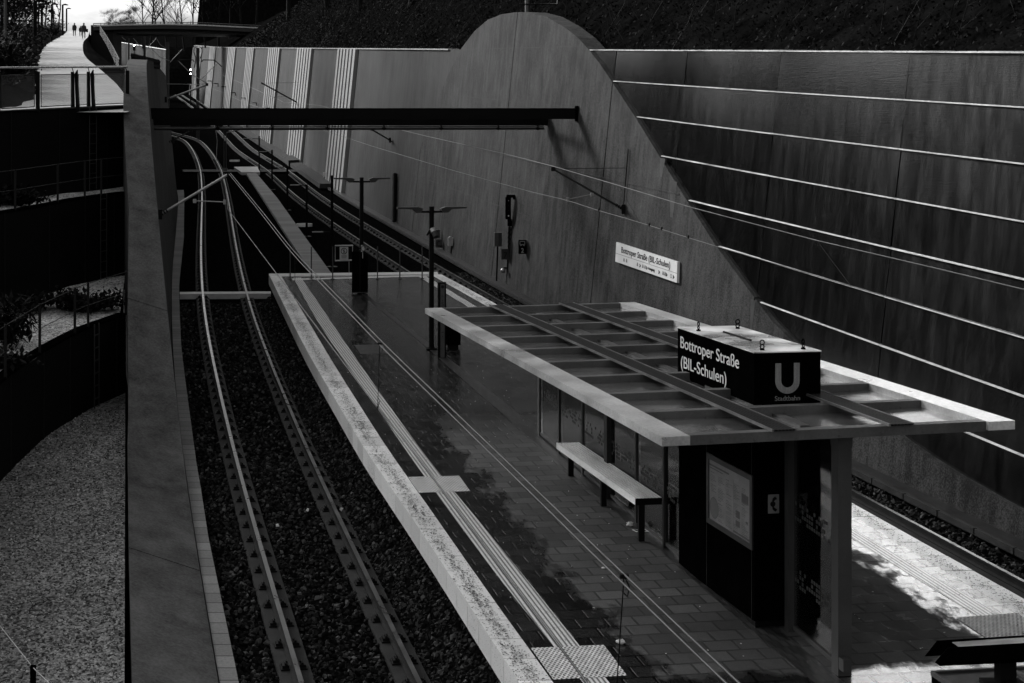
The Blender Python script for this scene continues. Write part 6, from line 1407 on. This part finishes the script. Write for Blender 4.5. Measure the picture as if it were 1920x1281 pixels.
# ================================================================== VEGETATION
def grow(seed, H_, spread, levels=4, twigs=3, lean=0.0, low=.25):
    rr = random.Random(seed); trunk = MB(); tw = MB(); tips = []
    def br(p, d, L_, r, lv):
        n_ = 4 if lv == 0 else 3; pts = [p]; q_ = p.copy(); dd = d.copy()
        for i in range(n_):
            dd = (dd + Vector((rr.uniform(-1, 1), rr.uniform(-1, 1), rr.uniform(-.3, .6))) * (.09 if lv == 0 else .22)).normalized(); q_ = q_ + dd * L_ / n_; pts.append(q_.copy())
        rs_ = [r * (1 - .55 * i / n_) for i in range(n_ + 1)]
        (trunk if lv <= 1 else tw).tube(pts, rs_, 6 if lv == 0 else (4 if lv == 1 else 3), False)
        if lv >= levels: tips.append(pts[-1]); return
        kids_ = (9 if lv == 0 else 5 if lv == 1 else twigs)
        for i in range(kids_):
            f = rr.uniform(low if lv == 0 else .25, 1.0); j = min(n_ - 1, int(f * n_)); s = pts[j].lerp(pts[j + 1], f * n_ - j); a = rr.uniform(0, 6.283); side = Vector((math.cos(a), math.sin(a), 0))
            nd = (dd * rr.uniform(.5, .9) + side * spread * rr.uniform(.6, 1.2) + Vector((0, 0, .15))).normalized(); br(s, nd, L_ * rr.uniform(.38, .60), rs_[j] * .5, lv + 1)
    br(Vector((0, 0, 0)), Vector((lean, 0, 1)).normalized(), H_, H_ * .016, 0); return trunk, tw, tips
def leafball(tips, n_per, r, size, seed):
    rr = random.Random(seed); m = MB()
    for tp in tips:
        for _ in range(n_per):
            v = Vector((rr.gauss(0, 1), rr.gauss(0, 1), rr.gauss(0, .8))) * r; p = tp + v; a = Vector((rr.uniform(-1, 1), rr.uniform(-1, 1), rr.uniform(-1, 1))).normalized(); b_ = a.cross(Vector((rr.uniform(-1, 1), rr.uniform(-1, 1), 1))).normalized(); s = size * rr.uniform(.6, 1.4)
            m.add([p - a * s, p + b_ * s * .55, p + a * s, p - b_ * s * .55], [(0, 1, 2, 3)])
    return m
protos = {}
def tree_proto(kind, seed, H_, spread, levels, twigs, leaves=0, r=.5, size=.12, low=.25):
    root = thing(kind, 'x', 'tree'); tk, tw, tips = grow(seed, H_, spread, levels, twigs, 0, low); obj('trunk', tk, MT['bark'], root); obj('crown', tw, MT['twig'], root)
    if leaves: obj('foliage', leafball(tips, leaves, r, size, seed), MT['leaf'], root)
    protos[kind + str(seed)] = [root, False]; return root
PT = [tree_proto('bare_tree', 1, 11, .9, 4, 4), tree_proto('bare_tree', 2, 13, .7, 4, 4), tree_proto('leafy_tree', 3, 11, .95, 3, 4, 26, .55, .16), tree_proto('leafy_tree', 4, 9, 1.1, 3, 5, 22, .5, .14, .1), tree_proto('bare_tree', 5, 7, .45, 4, 3, 0, .5, .12, .3)]
used = set()
def plant(i, loc, s, label, group=None):
    root = PT[i]
    if i in used: root = dup(root, loc, label)
    else: used.add(i); root.location = loc; root['label'] = label
    root.scale = (s, s, s); root.rotation_euler = (0, 0, loc[0] * 3.7 % 6.28)
    if group: root['group'] = group
    elif 'group' in root.keys(): del root['group']
    return root
rt2 = random.Random(33)
G1 = 'trees on the bank above the dark panel wall'; L1 = 'tree rising from the dark bank behind the dark panels'
for Y, d, i, s in ((29, 7, 3, 1.2), (33, 4, 2, .9), (37, 8, 3, 1.3), (42, 5, 0, 1.0), (46, 10, 2, 1.4), (52, 6, 1, 1.0)):
    hb = htop(Y); plant(i, (xw(Y) + BAT * hb + d, Y, gz(Y, hb) + interp(list(zip(ds, zs)), d) - .3), s, L1, G1)
G2 = 'trees on the bank above the ribbed wall'; L2 = 'tree rising from the dark bank behind the ribbed wall'
for Y, d, i, s in ((62, 5, 0, 1.1), (68, 9, 2, 1.4), (75, 4, 1, 1.1), (84, 8, 2, 1.5), (92, 4, 0, 1.2), (102, 7, 1, 1.4), (114, 4, 0, 1.3), (126, 8, 2, 1.6), (140, 5, 1, 1.5), (158, 7, 0, 1.6), (176, 5, 2, 1.5)):
    hb = htop(Y); f_ = 1.0 if Y < 150 else max(.45, 1 - (Y - 150) / 300); plant(i, (xw(Y) + BAT * hb + d, Y, gz(Y, hb) + interp(list(zip(ds, zs)), d) * f_ - .3), s, L2, G2)
G3 = 'bare trees behind the far bridge'; L3 = 'bare tree standing behind the far bridge against the sky'
for x, Y, i, s in ((268, 262, 0, 1.0), (282, 250, 1, .95), (296, 258, 0, 1.05), (312, 255, 1, .9), (330, 262, 0, .75), (346, 268, 1, .9), (362, 258, 2, 1.1), (385, 260, 0, 1.15), (410, 255, 1, 1.2), (430, 262, 2, 1.4), (455, 250, 0, 1.4), (480, 245, 2, 1.5)):
    p = at(x, 60, Y); plant(i, (p.x, p.y, 23.6), s * .88, L3, G3)
for x, Y, s in ((206, 330, .26), (214, 340, .2), (226, 335, .24), (238, 330, .26), (247, 325, .3)):
    p = at(x, 52, Y); plant(3, (p.x, p.y, zpx(56, Y)), s * 1.3, 'small round tree on the skyline left of the far bridge', 'small skyline trees')
G4 = 'trees left of the rising path'; L4 = 'tree in the dark thicket left of the rising path'
for x, Y, i, s in ((-10, 70, 2, .8), (18, 84, 3, .75), (2, 98, 2, .95), (16, 104, 2, .8), (8, 120, 3, .75), (-20, 130, 2, 1.2), (60, 150, 0, .5), (72, 158, 4, 1.05), (84, 165, 4, .95), (102, 185, 4, 1.0), (110, 200, 4, 1.0), (50, 175, 4, 1.2)):
    p = at(x, 100, Y); plant(i, (p.x, Y, ter(p.x, Y) - .2), s, L4, G4)
G5 = 'added trees out of view left of the terraces'; L5 = 'unseen tree added left of the terraces, mirrored in the dark panels'  # out-of-view rows added to darken panel reflections, spaced to leave a sun gap
for X, Y, i, s in ((-30, 66, 3, 1.3), (-52, 70, 2, 1.6),  (-48, 50, 2, 1.4), (-40, 66, 3, 1.7), (-46, 78, 2, 1.5),  (-66, 82, 3, 1.9),  (-42, 100, 3, 1.6), (-62, 66, 3, 1.8), (-70, 110, 3, 1.9), (-46, 120, 3, 1.6)):
    plant(i, (X, Y, ter(X, Y) - .2), s, L5, G5)
# low shrubs
def shrub(p, rx, ry, h_, label, cat='shrub', seed=0, n_=500, size=.07, mat='leafdim', spiky=False):
    rr = random.Random(seed); t = thing('low_shrub' if not spiky else 'spiky_shrub', label, cat, p); m = MB(); st = MB()
    for i in range(14):
        a = rr.uniform(0, 6.28); e = p + Vector((math.cos(a) * rx * rr.uniform(.4, 1), math.sin(a) * ry * rr.uniform(.4, 1), h_ * rr.uniform(.3, 1))); st.tube([p, p.lerp(e, .5) + Vector((0, 0, h_ * .3)), e], [.02, .014, .006], 3, False)
        for _ in range(n_ // 14):
            f = rr.uniform(.15, 1.05); c_ = p.lerp(e, f) + Vector((rr.gauss(0, 1) * rx * .16, rr.gauss(0, 1) * ry * .16, abs(rr.gauss(0, 1)) * h_ * .3)); a_ = Vector((rr.uniform(-1, 1), rr.uniform(-1, 1), rr.uniform(-.5, 1))).normalized(); b_ = a_.cross(Vector((0, 0, 1)) + a_ * .1).normalized(); s = size * rr.uniform(.6, 1.5); w_ = .18 if spiky else .5
            m.add([c_ - a_ * s, c_ + b_ * s * w_, c_ + a_ * s, c_ - b_ * s * w_], [(0, 1, 2, 3)])
    obj('stems', st, MT['bark'], t); obj('foliage', m, MT[mat], t)
shrub(pg(48, 586, 2.1), 0.8, .8, .3, 'low dark spreading shrub on the middle gravel terrace, left one', seed=1, n_=1500); shrub(pg(150, 585, 2.1), 1.05, .85, .4, 'wide dark spreading shrub on the middle gravel terrace, nearest the coping', seed=2, n_=2200)
shrub(pg(5, 655, 2.1) + Vector((0, .2, 0)), .6, .5, .75, 'spiky dark plant at the left edge of the middle terrace', seed=3, n_=700, size=.16, spiky=True); shrub(pg(15, 694, 2.1), .6, .4, .3, 'small dark shrub at the rim of the lowest curved wall', seed=4, n_=600)
shrub(pg(38, 386, 4.3), 1.1, .6, .35, 'broad dark shrub on the upper gravel terrace', seed=5, n_=1800); shrub(pg(-60, 392, 4.3), 1.2, .8, .4, 'dark shrub at the left end of the upper gravel terrace', seed=6, n_=900)
for i, (x, Y, s) in enumerate(((60, 62, 1.2), (45, 56, 1.3), (20, 52, 1.2), (66, 80, 1.3), (50, 74, 1.5), (30, 66, 1.5), (72, 100, 1.4), (62, 92, 1.5), (84, 120, 1.4), (72, 112, 1.6), (96, 145, 1.4), (108, 170, 1.4), (116, 195, 1.4), (5, 60, 1.4), (50, 105, 2.0), (-20, 50, 1.5))):
    X = (x - CX) * Y / F; X = min(X, xpl(Y) - s * .75); shrub(Vector((X, Y, ter(X, Y))), s * .85, s, s * .95, 'dark bush in the hedge along the left side of the path', 'bush', 40 + i, 1500, .095, 'leaf'); 
for o in [o for o in sc.objects if o.get('category') == 'bush']: o['group'] = 'bushes along the path'
# tree stakes
for i, x in enumerate((3, 15, 27, 37, 49, 60)):
    Y = 100 + i * 3; p = at(x, 0, Y); z0 = ter(p.x, Y); t = tag(thing('tree_stake', 'pale timber tree stake in the thicket left of the path', 'stake', (p.x, Y, z0), 'timber tree stakes')); m = MB(); m.tube([(p.x, Y, z0), (p.x, Y, z0 + 2.6)], .06, 5); obj('stake', m, MT['post'], t); m = MB(); m.tube([(p.x - .35, Y, z0 + 1.9), (p.x + .35, Y, z0 + 1.9)], .04, 4); obj('crossbar', m, MT['post'], t)
# ground cover on the bank
rr = random.Random(77); m = MB()
for _ in range(45000):
    Y = 22 + 180 * rr.random() ** 1.8; d = .3 + 11 * rr.random() ** 1.5; hb = htop(Y); z = gz(Y, hb) + interp(list(zip(ds, zs)), d) * (1 if Y < 150 else max(.45, 1 - (Y - 150) / 300)); p = Vector((xw(Y) + BAT * hb + d, Y, z + rr.uniform(0, .5)))
    a = Vector((rr.uniform(-1, 1), rr.uniform(-1, 1), rr.uniform(-1, 1))).normalized(); b_ = a.cross(Vector((rr.uniform(-1, 1), rr.uniform(-1, 1), 1))).normalized(); s = rr.uniform(.02, .055) * (1 + Y / 120); m.add([p - a * s, p + b_ * s * .5, p + a * s, p - b_ * s * .5], [(0, 1, 2, 3)])
tag(obj('ground_cover', m, MT['leafdim']), kind='stuff')
m = MB()
for _ in range(700):
    Y = 22 + 130 * rr.random() ** 1.4; d = .6 + 8 * rr.random(); hb = htop(Y); z = gz(Y, hb) + interp(list(zip(ds, zs)), d); p = Vector((xw(Y) + BAT * hb + d, Y, z)); dd = Vector((rr.uniform(-.7, .7), rr.uniform(-.4, .4), 1)).normalized(); L_ = rr.uniform(1.2, 4)
    q1 = p + dd * L_ * .5 + Vector((rr.uniform(-.2, .2), 0, 0)); m.tube([p, q1, p + dd * L_ + Vector((rr.uniform(-.5, .5), rr.uniform(-.5, .5), 0))], [.018, .012, .005], 3, False)
    for _ in range(3): f = rr.uniform(.3, .9); s_ = p.lerp(q1, f); m.tube([s_, s_ + Vector((rr.uniform(-.8, .8), rr.uniform(-.5, .5), rr.uniform(.2, .9)))], [.009, .003], 3, False)
tag(obj('undergrowth', m, plain('pale stems', .022, .9, 0, .5, 3, 0, 30, spec=.05)), kind='stuff')
